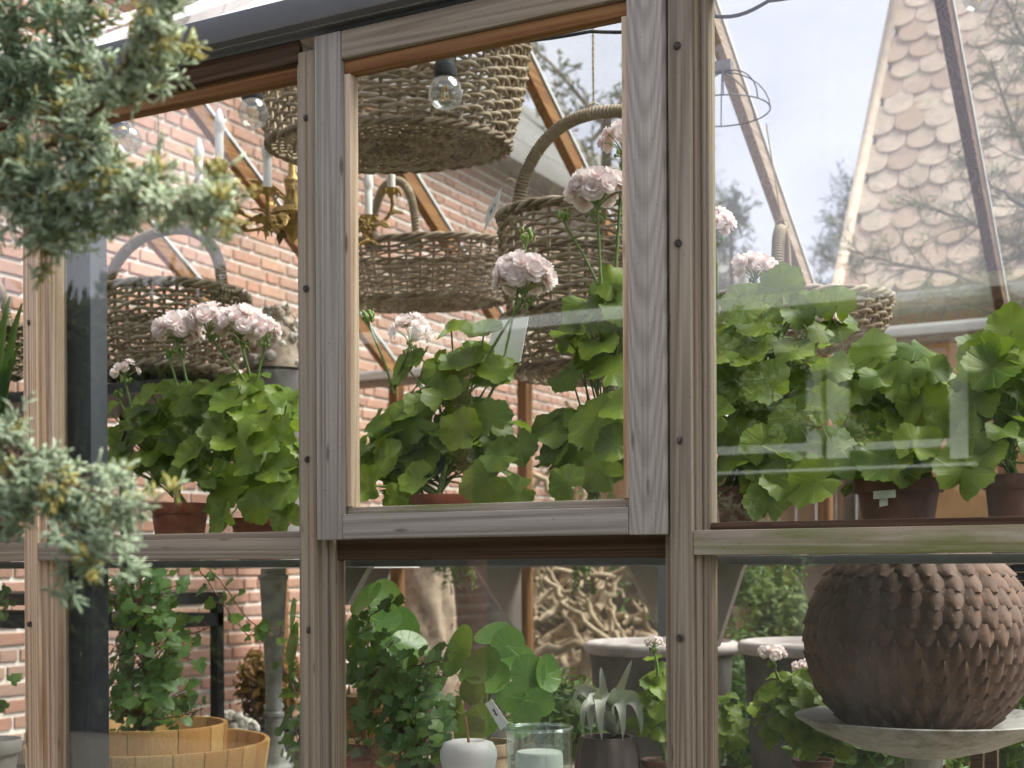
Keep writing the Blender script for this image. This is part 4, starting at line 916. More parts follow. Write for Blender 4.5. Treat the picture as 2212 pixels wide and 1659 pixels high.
pelargonium('lush pelargonium with the widest pink flower cluster beside the sash post', (560, 1120, 130, 2.34),
    [(545, 985, 120, 130, 40, 2.42, .13), (530, 855, 110, 50, 14, 2.44, .10)],
    heads=[(452, 690, 2.4, 42, 16, 548, 850), (520, 700, 2.42, 46, 20, 545, 850), (572, 716, 2.4, 32, 12, 550, 850)], buds=[], seed=12, group=GP,
    explicit=[(505, 1055, 2.28, 62, -.15, .35, 3.6), (590, 945, 2.28, 60, .1, .5, 2.6), (440, 835, 2.36, 50, 0, 1.0, 1.0), (500, 868, 2.34, 48, .1, .8, 4.0), (560, 910, 2.30, 58, -.3, .7, 5.0), (420, 975, 2.3, 52, -.2, .6, 4.0), (620, 860, 2.34, 40, .2, 1, 2.0), (560, 1085, 2.24, 50, .1, .3, 3.2), (480, 1120, 2.25, 45, -.2, .3, 2.4), (618, 1060, 2.25, 48, .1, .4, 3.9), (600, 1010, 2.26, 52, .1, .5, 3.0), (540, 990, 2.26, 50, -.1, .45, 3.6), (470, 1030, 2.27, 40, -.2, .5, 2.6), (620, 1120, 2.24, 42, .1, .3, 2.2), (380, 1020, 2.3, 40, -.1, .5, 3.0)])
pelargonium('pelargonium behind the window sash with a round pink flower ball above the white card', (955, 1070, 135, 2.38),
    [(960, 960, 170, 110, 48, 2.5, .15), (1000, 800, 120, 55, 18, 2.52, .12), (850, 1000, 75, 95, 16, 2.42, .09)],
    heads=[(1131, 598, 2.46, 60, 26, 1050, 780), (886, 714, 2.44, 40, 9, 850, 850)], buds=[(796, 688, 2.42, 15, 850, 850), (1137, 513, 2.46, 17, 1088, 780)], seed=13, group=GP,
    explicit=[(900, 905, 2.36, 62, -.1, .35, 3.3), (1000, 930, 2.34, 55, .1, .2, 2.6), (1050, 1035, 2.30, 62, .1, .15, 3.6), (975, 715, 2.5, 45, -.1, 1.2, .5), (1045, 720, 2.46, 52, .2, 1.1, 2.5), (1060, 905, 2.36, 52, 0, .4, 2.0), (840, 985, 2.32, 50, -.2, .4, 4.0), (1120, 960, 2.36, 48, .3, .5, 5), (1000, 790, 2.42, 62, 0, 1, 1.4), (1080, 800, 2.42, 50, .2, .9, 4), (800, 1050, 2.26, 50, -.1, .4, 3.0), (855, 1080, 2.25, 42, .0, .3, 2.2), (1120, 1065, 2.27, 48, .1, .3, 3.6), (905, 1035, 2.27, 46, -.1, .5, 3.2), (815, 905, 2.34, 38, -.2, .6, 4.4), (960, 860, 2.36, 50, 0, .7, 2.0), (1085, 985, 2.3, 46, .2, .5, 3.3)])
pelargonium('tall pelargonium against the right sash stile with a pale pink flower ball', (1290, 1095, 120, 2.40),
    [(1285, 960, 105, 120, 26, 2.48, .12), (1320, 720, 90, 110, 24, 2.5, .11)],
    heads=[(1290, 408, 2.42, 58, 24, 1300, 640), (1345, 300, 2.46, 44, 14, 1325, 640)], buds=[(1218, 466, 2.42, 15, 1305, 650)], seed=14, group=GP,
    explicit=[(1290, 905, 2.33, 72, 0, .3, 3.9), (1245, 715, 2.4, 55, -.2, 1.1, 3.2), (1230, 805, 2.38, 52, -.3, .7, 3.6), (1320, 610, 2.42, 52, .1, .6, 2.0), (1300, 1020, 2.32, 56, 0, .2, 2.6), (1330, 960, 2.31, 50, .1, .3, 3.1), (1320, 800, 2.38, 60, .1, .7, 1.0), (1225, 1045, 2.27, 50, -.1, .3, 2.6), (1200, 960, 2.36, 44, -.2, .5, 4.2), (1340, 880, 2.33, 50, .1, .6, 3)])
pelargonium('pelargonium in brown pot just right of the middle post', (1595, 1052, 100, 2.36),
    [(1650, 860, 130, 130, 34, 2.48, .14), (1680, 700, 140, 55, 18, 2.5, .12), (1640, 1010, 110, 80, 16, 2.36, .08)],
    heads=[(1631, 578, 2.5, 40, 14, 1650, 690), (1545, 482, 2.48, 36, 12, 1550, 680), (1765, 690, 2.5, 44, 16, 1735, 820)], seed=15, group=GP, potmat=TERRA_D,
    explicit=[(1690, 625, 2.44, 55, 0, .25, 1.6), (1610, 660, 2.44, 58, -.1, .3, 1.4), (1762, 665, 2.42, 36, .0, .1, 1.6), (1808, 660, 2.44, 46, .1, .2, 1.4), (1660, 1085, 2.26, 60, 0, .3, 1.5), (1640, 745, 2.4, 52, -.1, .9, 2.2), (1720, 755, 2.4, 48, .2, .8, 4.0), (1590, 830, 2.36, 65, -.1, .4, 3.0), (1600, 950, 2.32, 62, 0, .3, 2.6), (1700, 1030, 2.28, 58, .0, .5, 4.5), (1790, 880, 2.34, 58, .1, .3, 1.6), (1795, 800, 2.38, 50, .1, .5, 1.2), (1800, 965, 2.3, 52, .1, .4, 2.0), (1545, 900, 2.3, 52, -.1, .4, 3.0), (1560, 760, 2.36, 50, -.2, .6, 3.4), (1660, 830, 2.34, 60, 0, .3, 2.2), (1720, 900, 2.32, 62, .1, .3, 3.8), (1650, 960, 2.3, 56, 0, .4, 1.8)])
pelargonium('pelargonium in square lipped brown pot with a white sticker in the right bay', (1940, 1036, 190, 2.36),
    [(1930, 860, 120, 120, 30, 2.5, .14), (1900, 1000, 120, 60, 12, 2.36, .08)],
    seed=16, group=GP, potmat=TERRA_D,
    explicit=[(1885, 770, 2.44, 62, .1, .3, 1.6), (1850, 800, 2.44, 50, -.2, .8, 3.3), (1920, 990, 2.26, 68, -.1, .5, 4.2), (1980, 965, 2.26, 55, .2, .5, 1.2), (1760, 1040, 2.24, 68, -.2, .4, 3.6), (1995, 880, 2.38, 60, .1, .2, 1.5), (2080, 1020, 2.26, 72, .2, .3, 1.2), (1900, 870, 2.40, 52, 0, .1, 2.4), (1880, 930, 2.36, 50, -.1, .3, 3.4), (2010, 800, 2.38, 46, .2, .5, 1.0), (2045, 930, 2.32, 50, .2, .3, 1.4), (1840, 1000, 2.28, 46, -.1, .4, 2.2), (1950, 830, 2.38, 56, 0, .3, 1.7)])
pelargonium('tall pelargonium in brown pot at the right edge of the shelf', (2185, 1026, 120, 2.34),
    [(2180, 830, 110, 130, 26, 2.44, .13), (2170, 960, 90, 60, 8, 2.34, .08)],
    seed=17, group=GP, potmat=TERRA_D,
    explicit=[(2150, 790, 2.34, 78, -.2, .15, 3.4), (2185, 715, 2.38, 60, .1, .3, 1.6), (2110, 880, 2.32, 60, -.2, .2, 2.0), (2100, 940, 2.28, 52, -.1, .4, 4)])
Yq = 2.29
m = MB()
for (xa, xb, ya, yb) in ((1890, 1938, 1062, 1079), (1903, 1921, 1079, 1096)):
    q = [P(xa, ya, Yq), P(xb, ya - 4, Yq), P(xb, yb - 4, Yq - .006), P(xa, yb, Yq - .006)]; q = [v + Vector((0, -0.012, 0)) for v in q]; m.add(q + [v + Vector((0, 0.0008, 0)) for v in q], [(0, 1, 2, 3), (7, 6, 5, 4), (0, 4, 5, 1), (1, 5, 6, 2), (2, 6, 7, 3), (3, 7, 4, 0)])
tag(m.build('sticker', mat_simple('tape', (0.62, 0.63, 0.55), 0.6, 0.1), smooth=0), 'whitish bent sticker on the front of the brown pot in the right bay', 'sticker')
# ------------------------------------------------------------------ lower level of the greenhouse
BZ = HC - 0.66
BT = thing('staging_bench', 'low slatted wooden staging bench along the front glass', 'bench', (-1.0, 2.6, 0))
yy = 2.2
while yy < 3.15:
    beam('slat', W_POST['X'], BT, XL + 0.1, XR - 0.1, yy, yy + 0.085, BZ - 0.025, BZ, 0.003); yy += 0.1
for x in np.arange(-4.2, 1.5, 1.1):
    for y in (2.25, 3.1): beam('leg', W_POST['Z'], BT, x, x + 0.06, y, y + 0.06, 0.03, BZ - 0.0255)
# ---- wooden tubs
def tub(label, c, r_top, r_bot, h, nst, seed, thick=0.016):
    random.seed(seed); t = thing('wooden_tub', label, 'tub', c)
    a = 0.0
    ws = [U(.7, 1.3) for _ in range(nst)]; tot = sum(ws)
    for w in ws:
        d = 2 * math.pi * w / tot; m = MB(); n = max(2, int(d / 0.10)); e = 0.0012 / r_top
        q = []
        for j in range(n + 1):
            th = a + e + (d - 2 * e) * j / n; cs, sn_ = math.cos(th), math.sin(th)
            q.append([(r * cs, r * sn_, z) for r, z in ((r_bot, 0), ((r_bot + r_top) / 2 + 0.004, h * 0.5), (r_top - 0.002, h - 0.006), (r_top - 0.004, h), (r_top - thick + 0.002, h), (r_top - thick, h - 0.004), (r_bot - thick, 0.012))])
        m.grid(q); m.build('stave', TUB, t, world=False, smooth=50); a += d
    m = MB(); m.lathe([(0.001, 0.012), (r_bot - thick, 0.012)], 40); m.build('bottom', TUB, t, world=False); return t
c2 = P(322, 1600, 2.62); hb = c2.z - BZ
tub('large round staved wooden tub at lower left', (c2.x, c2.y, BZ), 0.305, 0.26, hb, 26, 3)
c1 = P(335, 1562, 2.64)
tub('smaller staved wooden tub standing inside the large one', (c1.x, c1.y, BZ + 0.02), 0.185, 0.16, c1.z - BZ - 0.02, 16, 4)
# ---- ivy
def ivy_leaf(seed, mat):
    rr = random.Random(seed); k = rr.uniform(.85, 1.15)
    out = [(-.10, .0), (-.28, .30), (-.05, .62 * k), (.22, .42), (.40, .50 * k), (.62, .34), (1.0 * k, 0.0)]
    out = out + [(x, -y * rr.uniform(.9, 1.1)) for x, y in out[-2::-1][:-1]] + [(-.28, -.3)]
    pts = out[:7] + [(x, -y) for x, y in out[5:0:-1]] + [(-.10, 0)]
    pts = pts[:-1]; m = MB(); n = len(pts); inner = [(x * .5 + .06, y * .5) for x, y in pts]; fl = rr.uniform(.05, .3); cv = rr.uniform(-.25, .1)
    z = lambda x, y: fl * abs(y) * .6 + cv * x * x * .6
    vs = [(0.05, 0, 0)] + [(x, y, z(x, y) * .9) for x, y in inner] + [(x, y, z(x, y) - .02) for x, y in pts]
    fs = [(0, 1 + (j + 1) % n, 1 + j) for j in range(n)] + [(1 + j, 1 + (j + 1) % n, 1 + n + (j + 1) % n, 1 + n + j) for j in range(n)]
    m.add(vs, [f[::-1] for f in fs]); return m.mesh('leaf', mat, 60)
IVY = [ivy_leaf(s, LEAF_I) for s in range(6)]; IVYY = [ivy_leaf(20 + s, LEAF_Y) for s in range(3)]
def ivy(label, root, blobs, strands, seed, group=None, size=(0.02, 0.036)):
    random.seed(seed); t = thing('ivy', label, 'plant', root, group=group); off = wloc(t); st = MB(); rv = Vector(root)
    def put(q, nrm, young=False, s=None):
        link('leaf', random.choice(IVYY if young else IVY), t, Vector(q) - off, quat_to(nrm, U(0, 6.28)), (s or U(*size)))
    for (cx_, cy_, rx, rz, n, Yc, ry) in blobs:
        cc = P(cx_, cy_, Yc); sc = mpp(cx_, Yc)
        for i in range(n):
            f = (i + .5) / n; zc = 1 - 2 * f; ph = i * 2.39996; rr_ = math.sqrt(1 - zc * zc); k = U(.45, 1.08)
            d = Vector((rr_ * math.cos(ph), rr_ * math.sin(ph), zc)); q = cc + Vector((d.x * rx * sc * k, d.y * ry * k, d.z * rz * sc * k))
            if q.y < D + .06: q.y = D + .06 + U(0, .05)
            put(q, Vector((d.x * .6 + U(-.5, .5), -0.75 + U(-.5, .3), 0.55 + U(-.4, .5))), random.random() < .14)
            if i % 2 == 0: st.tube(bez(cc + Vector((U(-.02, .02), U(-.02, .02), -rz * sc * .9)), cc + Vector((0, 0, U(-.5, .2) * rz * sc)), cc.lerp(q, .6), q, 6), 0.0013, 4)
    for path, n, yng in strands:
        pts = [P(*p) for p in path]; ev = []
        for i in range(len(pts) - 1):
            for k in range(6): ev.append(pts[i].lerp(pts[i + 1], k / 6) + Vector((U(-.003, .003), U(-.003, .003), U(-.003, .003))))
        ev.append(pts[-1]); st.tube(ev, [0.0019 - 0.001 * i / len(ev) for i in range(len(ev))], 5)
        for i in range(n):
            f = (i + .6) / n * (len(ev) - 1); p = ev[min(int(f), len(ev) - 1)]; q = p + Vector((U(-.03, .03), U(-.03, .01), U(-.022, .03))); st.tube([p, p.lerp(q, .5) + Vector((0, 0, .004)), q], 0.0009, 4)
            put(q, Vector((U(-.5, .5), -0.9, U(0, .9))), random.random() < yng, U(*size) * (1 - .35 * i / n))
    st.build('vines', VINE, t, smooth=180); return t
ivy('dense dark ivy column growing from the small wooden tub at lower left', (c1.x, c1.y, BZ + 0.03),
    [(300, 1285, 100, 90, 110, 2.60, .10), (320, 1400, 110, 90, 130, 2.60, .11), (310, 1510, 125, 75, 130, 2.58, .12)],
    [([(440, 1215, 2.6), (490, 1270, 2.58), (540, 1345, 2.56), (600, 1375, 2.55), (615, 1365, 2.55)], 13, .5), ([(430, 1225, 2.6), (480, 1300, 2.6), (530, 1370, 2.58), (585, 1378, 2.56)], 9, .4),
     ([(300, 1260, 2.55), (240, 1262, 2.5), (212, 1250, 2.5)], 5, .3), ([(390, 1370, 2.5), (425, 1365, 2.48), (455, 1355, 2.47)], 5, .4), ([(260, 1470, 2.5), (215, 1450, 2.48), (205, 1440, 2.47)], 6, .4), ([(330, 1555, 2.5), (400, 1545, 2.47), (440, 1530, 2.46)], 8, .2)], 31)
# ---- zinc console
ZT = thing('zinc_console', 'console table with white top on a turned grey zinc leg', 'table', P(590, 1660, 3.3))
a, b = P(553, 1214, 3.2), P(700, 1214, 3.2)
m = MB(); m.box(a.x, b.x + 0.1, 3.18, 3.56, HC + 0.0, HC + 0.022); m.build('top', WHITE, ZT, smooth=0)
lp = P(590, 1225, 3.3)
prof = [(0.001, -0.62), (0.05, -0.62), (0.05, -0.6), (0.034, -0.59), (0.026, -0.56), (0.03, -0.53), (0.026, -0.50), (0.0255, -0.452), (0.030, -0.448), (0.030, -0.438), (0.0225, -0.432), (0.0245, -0.40), (0.0225, -0.39), (0.0225, -0.375), (0.029, -0.22), (0.038, -0.06), (0.0395, -0.035), (0.043, -0.033), (0.044, -0.026), (0.043, -0.020), (0.0365, -0.018), (0.0355, -0.001)]
LEGZ = MB().lathe([(r * 1.06, z) for r, z in prof], 24).mesh('leg', ZINC, 40)
for dx, dy in ((0, 0), (0.2, 0), (lp.x * .2 / 3.3, 0.2), (0.2 + lp.x * .2 / 3.3, 0.2)):
    o = link('leg', LEGZ, ZT, Vector((lp.x + dx, 3.3 + dy, HC)) - wloc(ZT))
lb = MB(); lb.box(lp.x - 0.2, lp.x + 0.26, 3.2, 3.55, HC - 0.66, HC - 0.62); lb.build('plinth', ZINC_D, ZT, smooth=0)
lb = MB(); lb.box(lp.x - 0.19, lp.x + 0.25, 3.22, 3.53, 0.03, HC - 0.661); lb.build('pedestal', ZINC_D, ZT, smooth=0)
# ---- black steel shelving behind the ivy
BS = thing('steel_shelving', 'black steel shelving frame in front of the brick wall', 'shelving', P(380, 1659, 3.3))
def sb(name, p0, p1, mat=BLACK): m = MB(); m.box(min(p0[0], p1[0]), max(p0[0], p1[0]), min(p0[1], p1[1]), max(p0[1], p1[1]), min(p0[2], p1[2]), max(p0[2], p1[2])); return m.build(name, mat, BS, smooth=0)
xr_ = P(484, 1400, 3.3).x; xl_ = P(-40, 1400, 3.3).x
z1, z2, z3 = P(400, 1278, 3.3).z, P(400, 1322, 3.3).z, P(300, 850, 3.0).z
sb('shelf', (xl_, 2.9, z1), (xr_, 3.3, z1 - 0.035)); sb('shelf', (xl_, 2.9, z2), (xr_, 3.3, z2 - 0.04))
sb('top_shelf', (xl_, 2.8, z3 - 0.03), (P(470, 850, 3.0).x, 3.25, z3))
for x in (xr_ - 0.03, xl_): 
    for y in (2.88, 3.27): sb('upright', (x, y, 0.03), (x + 0.03, y + 0.03, z1 - 0.0355))
for x in (P(258, 950, 3.2).x, xl_): sb('upright', (x, 3.2, z1 + 0.001), (x + 0.028, 3.23, z3 - 0.0305))
sb('low_shelf', (xl_, 2.9, HC - 0.62), (xr_ + 0.1, 3.3, HC - 0.58))
# ---- brown dried leaf ball and white moss
def leafy_mass(name, label, cat, c, rx, ry, rz, n, mat, size, partname='leaves', core=None, up=0.4, seed=0):
    rng = np.random.default_rng(seed); t = thing(name, label, cat, (c[0], c[1], c[2] - rz)); m = MB()
    for i in range(n):
        d = Vector(rng.normal(size=3)).normalized(); k = rng.uniform(.55, 1.06); q = Vector((d.x * rx * k, d.y * ry * k, d.z * rz * k)) + Vector((0, 0, rz))
        nn = (d + Vector(rng.normal(size=3)) * .7 + Vector((0, 0, up))).normalized(); tt = nn.orthogonal().normalized(); ang = rng.uniform(0, 6.28)
        tt = (tt * math.cos(ang) + nn.cross(tt) * math.sin(ang)); bb = nn.cross(tt); s = rng.uniform(*size)
        m.add([q - tt * s, q - bb * s * .45 + nn * s * .15, q + tt * s, q + bb * s * .45 + nn * s * .2], [(0, 1, 2, 3)])
    o = m.build(partname, mat, t, world=False, smooth=0, kind='stuff')
    if core:
        k = MB(); k.sphere((0, 0, rz), 1, 12, 9); k.v = [(x * rx * .62, y * ry * .62, (z - rz) * rz * .62 + rz) for x, y, z in k.v]; k.build('core', core, t, world=False)
    return t
def support(name, label, top, w, d, mat=BLACK):
    t = thing(name, label, 'stand', (top[0], top[1], 0.03)); m = MB(); m.box(top[0] - w, top[0] + w, top[1] - d, top[1] + d, top[2] - 0.025, top[2]); m.build('top', mat, t, smooth=0)
    for sx in (-1, 1):
        for sy in (-1, 1): m = MB(); m.box(top[0] + sx * (w - .02) - .012, top[0] + sx * (w - .02) + .012, top[1] + sy * (d - .02) - .012, top[1] + sy * (d - .02) + .012, 0.03, top[2] - 0.0255); m.build('leg', mat, t, smooth=0)
    return t
c = P(582, 1480, 3.75); leafy_mass('dried_bouquet', 'brown mass of dried curled leaves behind the zinc leg', 'dried plant', c, .115, .11, .13, 900, LEAF_X, (.012, .026), 'dried_leaves', BARK, seed=1)
support('plant_stand', 'low black stand under the brown dried leaves', (c.x, c.y, c.z - .125), .2, .15)
c = P(488, 1543, 3.45); t = thing('moss_mound', 'mound of chalky white moss beside the wooden tubs', 'moss', (c.x, c.y, c.z - .06)); m = MB(); random.seed(5)
for i in range(130):
    d = Vector((random.gauss(0, 1), random.gauss(0, 1), abs(random.gauss(0, 1)))).normalized(); q = Vector((d.x * .105, d.y * .09, d.z * .062)) * U(.75, 1.0); rr = U(.009, .019); m.sphere(q, rr, 7, 5, U(.7, 1.1))
m.v = [(x + U(-.002, .002), y + U(-.002, .002), z + U(-.002, .002)) for x, y, z in m.v]; m.build('moss', FLEECE, t, world=False, smooth=180, kind='stuff')
support('plant_stand', 'low black stand under the white moss', (c.x, c.y, c.z - .062), .17, .12)
card('note_card', 'small grey card leaning on the white moss', 'card', [P(430, 1497, 3.4), P(474, 1482, 3.42), P(482, 1489, 3.4), P(446, 1500, 3.38)], ZINC_D)
# ---- pilea with round leaves
def pil(seed):
    rr = random.Random(seed); m = MB(); n = 22; cup = rr.uniform(-.05, .22); vs = [(0, 0, 0.0)]
    for f in (.35, .7, 1.0):
        for j in range(n):
            th = 6.28318 * j / n; vs.append((f * 1.06 * math.cos(th) + .12 * f, f * .97 * math.sin(th), cup * f * f + .03 * math.sin(2 * th) * f))
    fs = [(0, 1 + j, 1 + (j + 1) % n) for j in range(n)]
    for i in range(2):
        for j in range(n): a, b = 1 + i * n + j, 1 + i * n + (j + 1) % n; fs.append((a, a + n, b + n, b))
    m.add(vs, fs); return m.mesh('leaf', LEAF_R, 180)
PIL = [pil(s) for s in range(5)]
def pilea(label, pot, leaves, nfill, fill, seed, potmat, h=None):
    random.seed(seed); px, py, wpx, Y = pot; s = mpp(px, Y); r = wpx * s / 2; rim = P(px, py, Y); base = Vector((rim.x, rim.y, BZ)); h = rim.z - BZ
    t = thing('pilea', label, 'plant', base); pot_mesh(t, base, r, h, potmat, .8, .1); off = wloc(t); st = MB(); core = base + Vector((0, 0, h * .9)); topc = core + Vector((0, 0, .10))
    st.tube([core, topc], .006, 6)
    def put(q, nrm, sz):
        link('leaf', random.choice(PIL), t, q - off, quat_to(nrm, U(0, 6.28)), sz); st.tube(bez(core.lerp(topc, U(0, 1)), core.lerp(q, .4) + Vector((0, 0, .05)), q - Vector(nrm).normalized() * .05, q, 8), 0.0018, 5)
    for (lx, ly, Yl, rpx, nx, ny, nz_) in leaves: put(P(lx, ly, Yl), (nx, ny, nz_), rpx * mpp(lx, Yl))
    cx_, cy_, rx, rz, ry, rr0, rr1 = fill; cc = P(cx_, cy_, Y); sc = mpp(cx_, Y)
    for i in range(nfill):
        f = (i + .5) / nfill; zc = 1 - 1.8 * f; ph = i * 2.39996; q_ = math.sqrt(max(.02, 1 - zc * zc)); k = U(.6, 1.05); d = Vector((q_ * math.cos(ph), q_ * math.sin(ph), zc)); q = cc + Vector((d.x * rx * sc * k, d.y * ry * k, d.z * rz * sc * k))
        if q.y < D + .08: q.y = D + .08
        put(q, (d.x * 1.0 + U(-.3, .3), d.y * .6 - .5 + U(-.3, .3), .5 + .4 * zc + U(-.2, .2)), U(rr0, rr1))
    st.build('petioles', STEM, t, smooth=180); return t
pilea('round leaved pilea left of centre behind the ivy', (800, 1500, 120, 2.72),
    [(815, 1350, 2.66, 48, .2, -.6, .8), (858, 1360, 2.7, 55, .9, -.7, .2), (852, 1385, 2.62, 38, .1, -.35, 1), (788, 1295, 2.75, 45, -.3, -.6, .6), (830, 1290, 2.8, 42, .8, -.5, .2), (880, 1395, 2.6, 42, .7, -.3, .8), (762, 1340, 2.7, 40, -.5, -.6, .6), (632, 1330, 2.8, 42, -.9, -.5, .1), (640, 1390, 2.78, 50, -.7, -.8, .2)],
    9, (800, 1390, 100, 80, .12, .024, .036), 41, AMBER)
pilea('large round leaved pilea in tan pot in front of the wooden mullion', (1040, 1602, 130, 2.66),
    [(1042, 1445, 2.52, 44, -.05, -1, .55), (1068, 1462, 2.56, 40, .3, -.8, .6), (1000, 1405, 2.6, 60, -.55, -.8, .35), (1095, 1395, 2.68, 38, .5, -.8, .3), (1140, 1460, 2.62, 42, .85, -.8, .2), (1180, 1460, 2.66, 40, 1, -.3, .15), (1026, 1495, 2.5, 32, .0, -1, .3), (1098, 1502, 2.56, 34, .9, -.7, .1), (976, 1528, 2.5, 30, -.4, -.8, .8), (1010, 1580, 2.46, 40, -.1, -1, .15), (1046, 1555, 2.46, 38, .1, -1, .1), (1133, 1545, 2.52, 32, .6, -.9, .1), (1170, 1520, 2.56, 30, 1, -.6, 0), (1060, 1370, 2.72, 40, .0, -.5, .7), (970, 1450, 2.66, 55, -.8, -.6, .2), (1160, 1510, 2.6, 28, .8, -.6, .1), (1015, 1610, 2.44, 34, 0, -1, .2), (930, 1490, 2.6, 42, -.6, -.7, .5), (1120, 1425, 2.7, 40, .6, -.6, .5)],
    9, (1050, 1500, 115, 110, .12, .022, .034), 42, CLAY)
ivy('bushy trailing ivy in amber pot at bottom centre', P(830, 1660, 2.56),
    [(800, 1440, 80, 75, 70, 2.48, .08), (860, 1500, 100, 90, 120, 2.44, .09), (900, 1590, 85, 80, 80, 2.42, .07), (790, 1590, 70, 80, 34, 2.5, .08), (650, 1590, 45, 75, 34, 2.5, .06)],
    [([(780, 1400, 2.5), (800, 1330, 2.48), (850, 1300, 2.46), (868, 1288, 2.46)], 8, .7), ([(880, 1440, 2.45), (930, 1430, 2.42), (970, 1425, 2.42), (982, 1408, 2.42)], 6, .6), ([(900, 1450, 2.44), (940, 1462, 2.42), (968, 1460, 2.41)], 5, .6), ([(900, 1520, 2.42), (880, 1560, 2.4), (865, 1620, 2.4), (860, 1660, 2.4)], 8, .5), ([(745, 1390, 2.5), (790, 1400, 2.5)], 5, .3), ([(640, 1500, 2.5), (620, 1460, 2.5), (612, 1440, 2.5)], 6, .5)], 33, size=(.019, .034))
pb = P(815, 1600, 2.58); t = thing('flower_pot', 'amber glazed pot under the trailing ivy at bottom centre', 'pot', (pb.x, pb.y, BZ)); pot_mesh(t, (pb.x, pb.y, BZ), .072, pb.z - BZ, AMBER, .75, .1)
pb = P(755, 1640, 2.40); t = thing('flower_pot', 'orange terracotta pot rim at the foot of the sash post', 'pot', (pb.x, pb.y, BZ)); pot_mesh(t, (pb.x, pb.y, BZ), .05, pb.z - BZ, TERRA, .75, .15)
card('plant_label', 'oval white plant label stuck among the round leaves', 'label', [P(1048, 1520, 2.42), P(1062, 1510, 2.42), P(1098, 1562, 2.43), P(1082, 1578, 2.43)], marks=[[(0.3, .45), (.5, .55), (.6, .5)], [(.4, .3), (.5, .5), (.55, .3)]])
card('plant_label', 'small white label behind the left pilea leaves', 'label', [P(775, 1350, 2.6), P(806, 1345, 2.6), P(808, 1362, 2.6), P(777, 1366, 2.6)])
# ---- white ceramic apple
ca = P(1012, 1590, 2.38); s = mpp(1012, 2.38); rr = 62 * s
AP = thing('ceramic_apple', 'matt white ceramic apple with thin brown stalk', 'ornament', (ca.x, ca.y, BZ))
m = MB(); hh = 0.105; zt = ca.z - 0.012
prof = [(.001, .30), (.16, .24), (.38, .36), (.62, .42), (.85, .34), (.99, .08), (1.0, -.15), (.93, -.5), (.78, -.85), (.5, -1.1), (.3, -1.16), (.001, -1.1)]
m.lathe([(r * rr, z * rr - .36 * rr) for r, z in prof[::-1]], 32, (ca.x, ca.y, zt)); m.build('fruit', CERAMIC, AP, smooth=180)
m = MB(); m.tube(bez((ca.x, ca.y, zt - .1 * rr), (ca.x, ca.y, zt + .2 * rr), (ca.x - .003, ca.y, zt + .5 * rr), (ca.x - .009, ca.y, zt + .88 * rr), 8), [.0035, .003, .0028, .0026, .0025, .0026, .0028, .0032, .0038], 7); m.build('stalk', STALK, AP)
zbot = zt - 1.52 * rr
st_ = thing('plinth', 'low white plinth under the ceramic apple and glass jar', 'plinth', (ca.x, 2.42, BZ)); 
xa, xb = ca.x - .08, P(1250, 1600, 2.42).x
m = MB(); m.box(xa, xb, 2.30, 2.54, BZ, zbot); m.build('block', WHITE, st_, smooth=0)
# ---- glass jar
jr = P(1164, 1572, 2.43); rj = 72 * mpp(1164, 2.43); JA = thing('glass_jar', 'clear straight glass jar beside the ceramic apple', 'jar', (jr.x, jr.y, zbot))
h = jr.z - zbot; o_ = [(.001, .001), (rj * .95, .001), (rj, .008), (rj, h - .006), (rj + .002, h - .003), (rj, h), (rj - .003, h), (rj - .0035, h - .005), (rj - .0035, .012), (.001, .012)]
m = MB(); m.lathe(o_, 40, (jr.x, jr.y, zbot)); m.build('body', mat_glass('thick_jar_glass', (.90, .95, .93), .09, .02), JA, smooth=40)
m = MB(); m.tube([(jr.x + rj * math.cos(a_), jr.y + rj * math.sin(a_), jr.z) for a_ in np.linspace(0, 6.2832, 41)[:-1]], .0028, 8, closed=True); m.build('rim', mat_glass('rim_glass', (.8, .9, .86), .16, .05), JA, smooth=180)
m = MB(); m.lathe([(.001, .0125), (rj * .72, .0125), (rj * .72, h * .55), (rj * .66, h * .6), (.001, h * .6)], 30, (jr.x, jr.y, zbot)); m.build('candle', CANDLE, JA, smooth=40)
# ---- silver air plant in dark ribbed pot
ap = P(1312, 1590, 2.75); TL = thing('air_plant', 'silver curling tillandsia in a dark ribbed pot', 'plant', (ap.x, ap.y, BZ)); r = 72 * mpp(1312, 2.75); hp = ap.z - BZ
m = MB(); n = 48; pr = [(r * .6, 0), (r * .95, hp * .35), (r * 1.02, hp * .65), (r * .9, hp * .92), (r * .8, hp), (r * .7, hp), (r * .7, hp * .8), (.001, hp * .8)]
m.lathe(pr, n, (ap.x, ap.y, BZ)); m.v = [(ap.x + (x - ap.x) * (1 + .035 * math.cos(12 * math.atan2(y - ap.y, x - ap.x))), ap.y + (y - ap.y) * (1 + .035 * math.cos(12 * math.atan2(y - ap.y, x - ap.x))), z) for x, y, z in m.v]; m.build('pot', BARKPOT, TL, smooth=50)
def blade(p0, p1, p2, p3, w, side):
    path = bez(p0, p1, p2, p3, 12); m = MB(); rows = []
    for i, p in enumerate(path):
        f = i / 12; wd = w * (1 - f) ** .55 * (.75 + .5 * math.sin(math.pi * min(1, f * 1.6))); tg = path[min(i + 1, 12)] - path[max(i - 1, 0)]; sd = tg.cross(Vector((side[0], side[1], 0.3))).normalized(); n = sd.cross(tg).normalized()
        rows.append([p - sd * wd + n * wd * .35, p, p + sd * wd + n * wd * .35])
    m.grid(rows); m.build('leaf', LEAF_S, TL, smooth=180)
cpt = P(1312, 1575, 2.75)
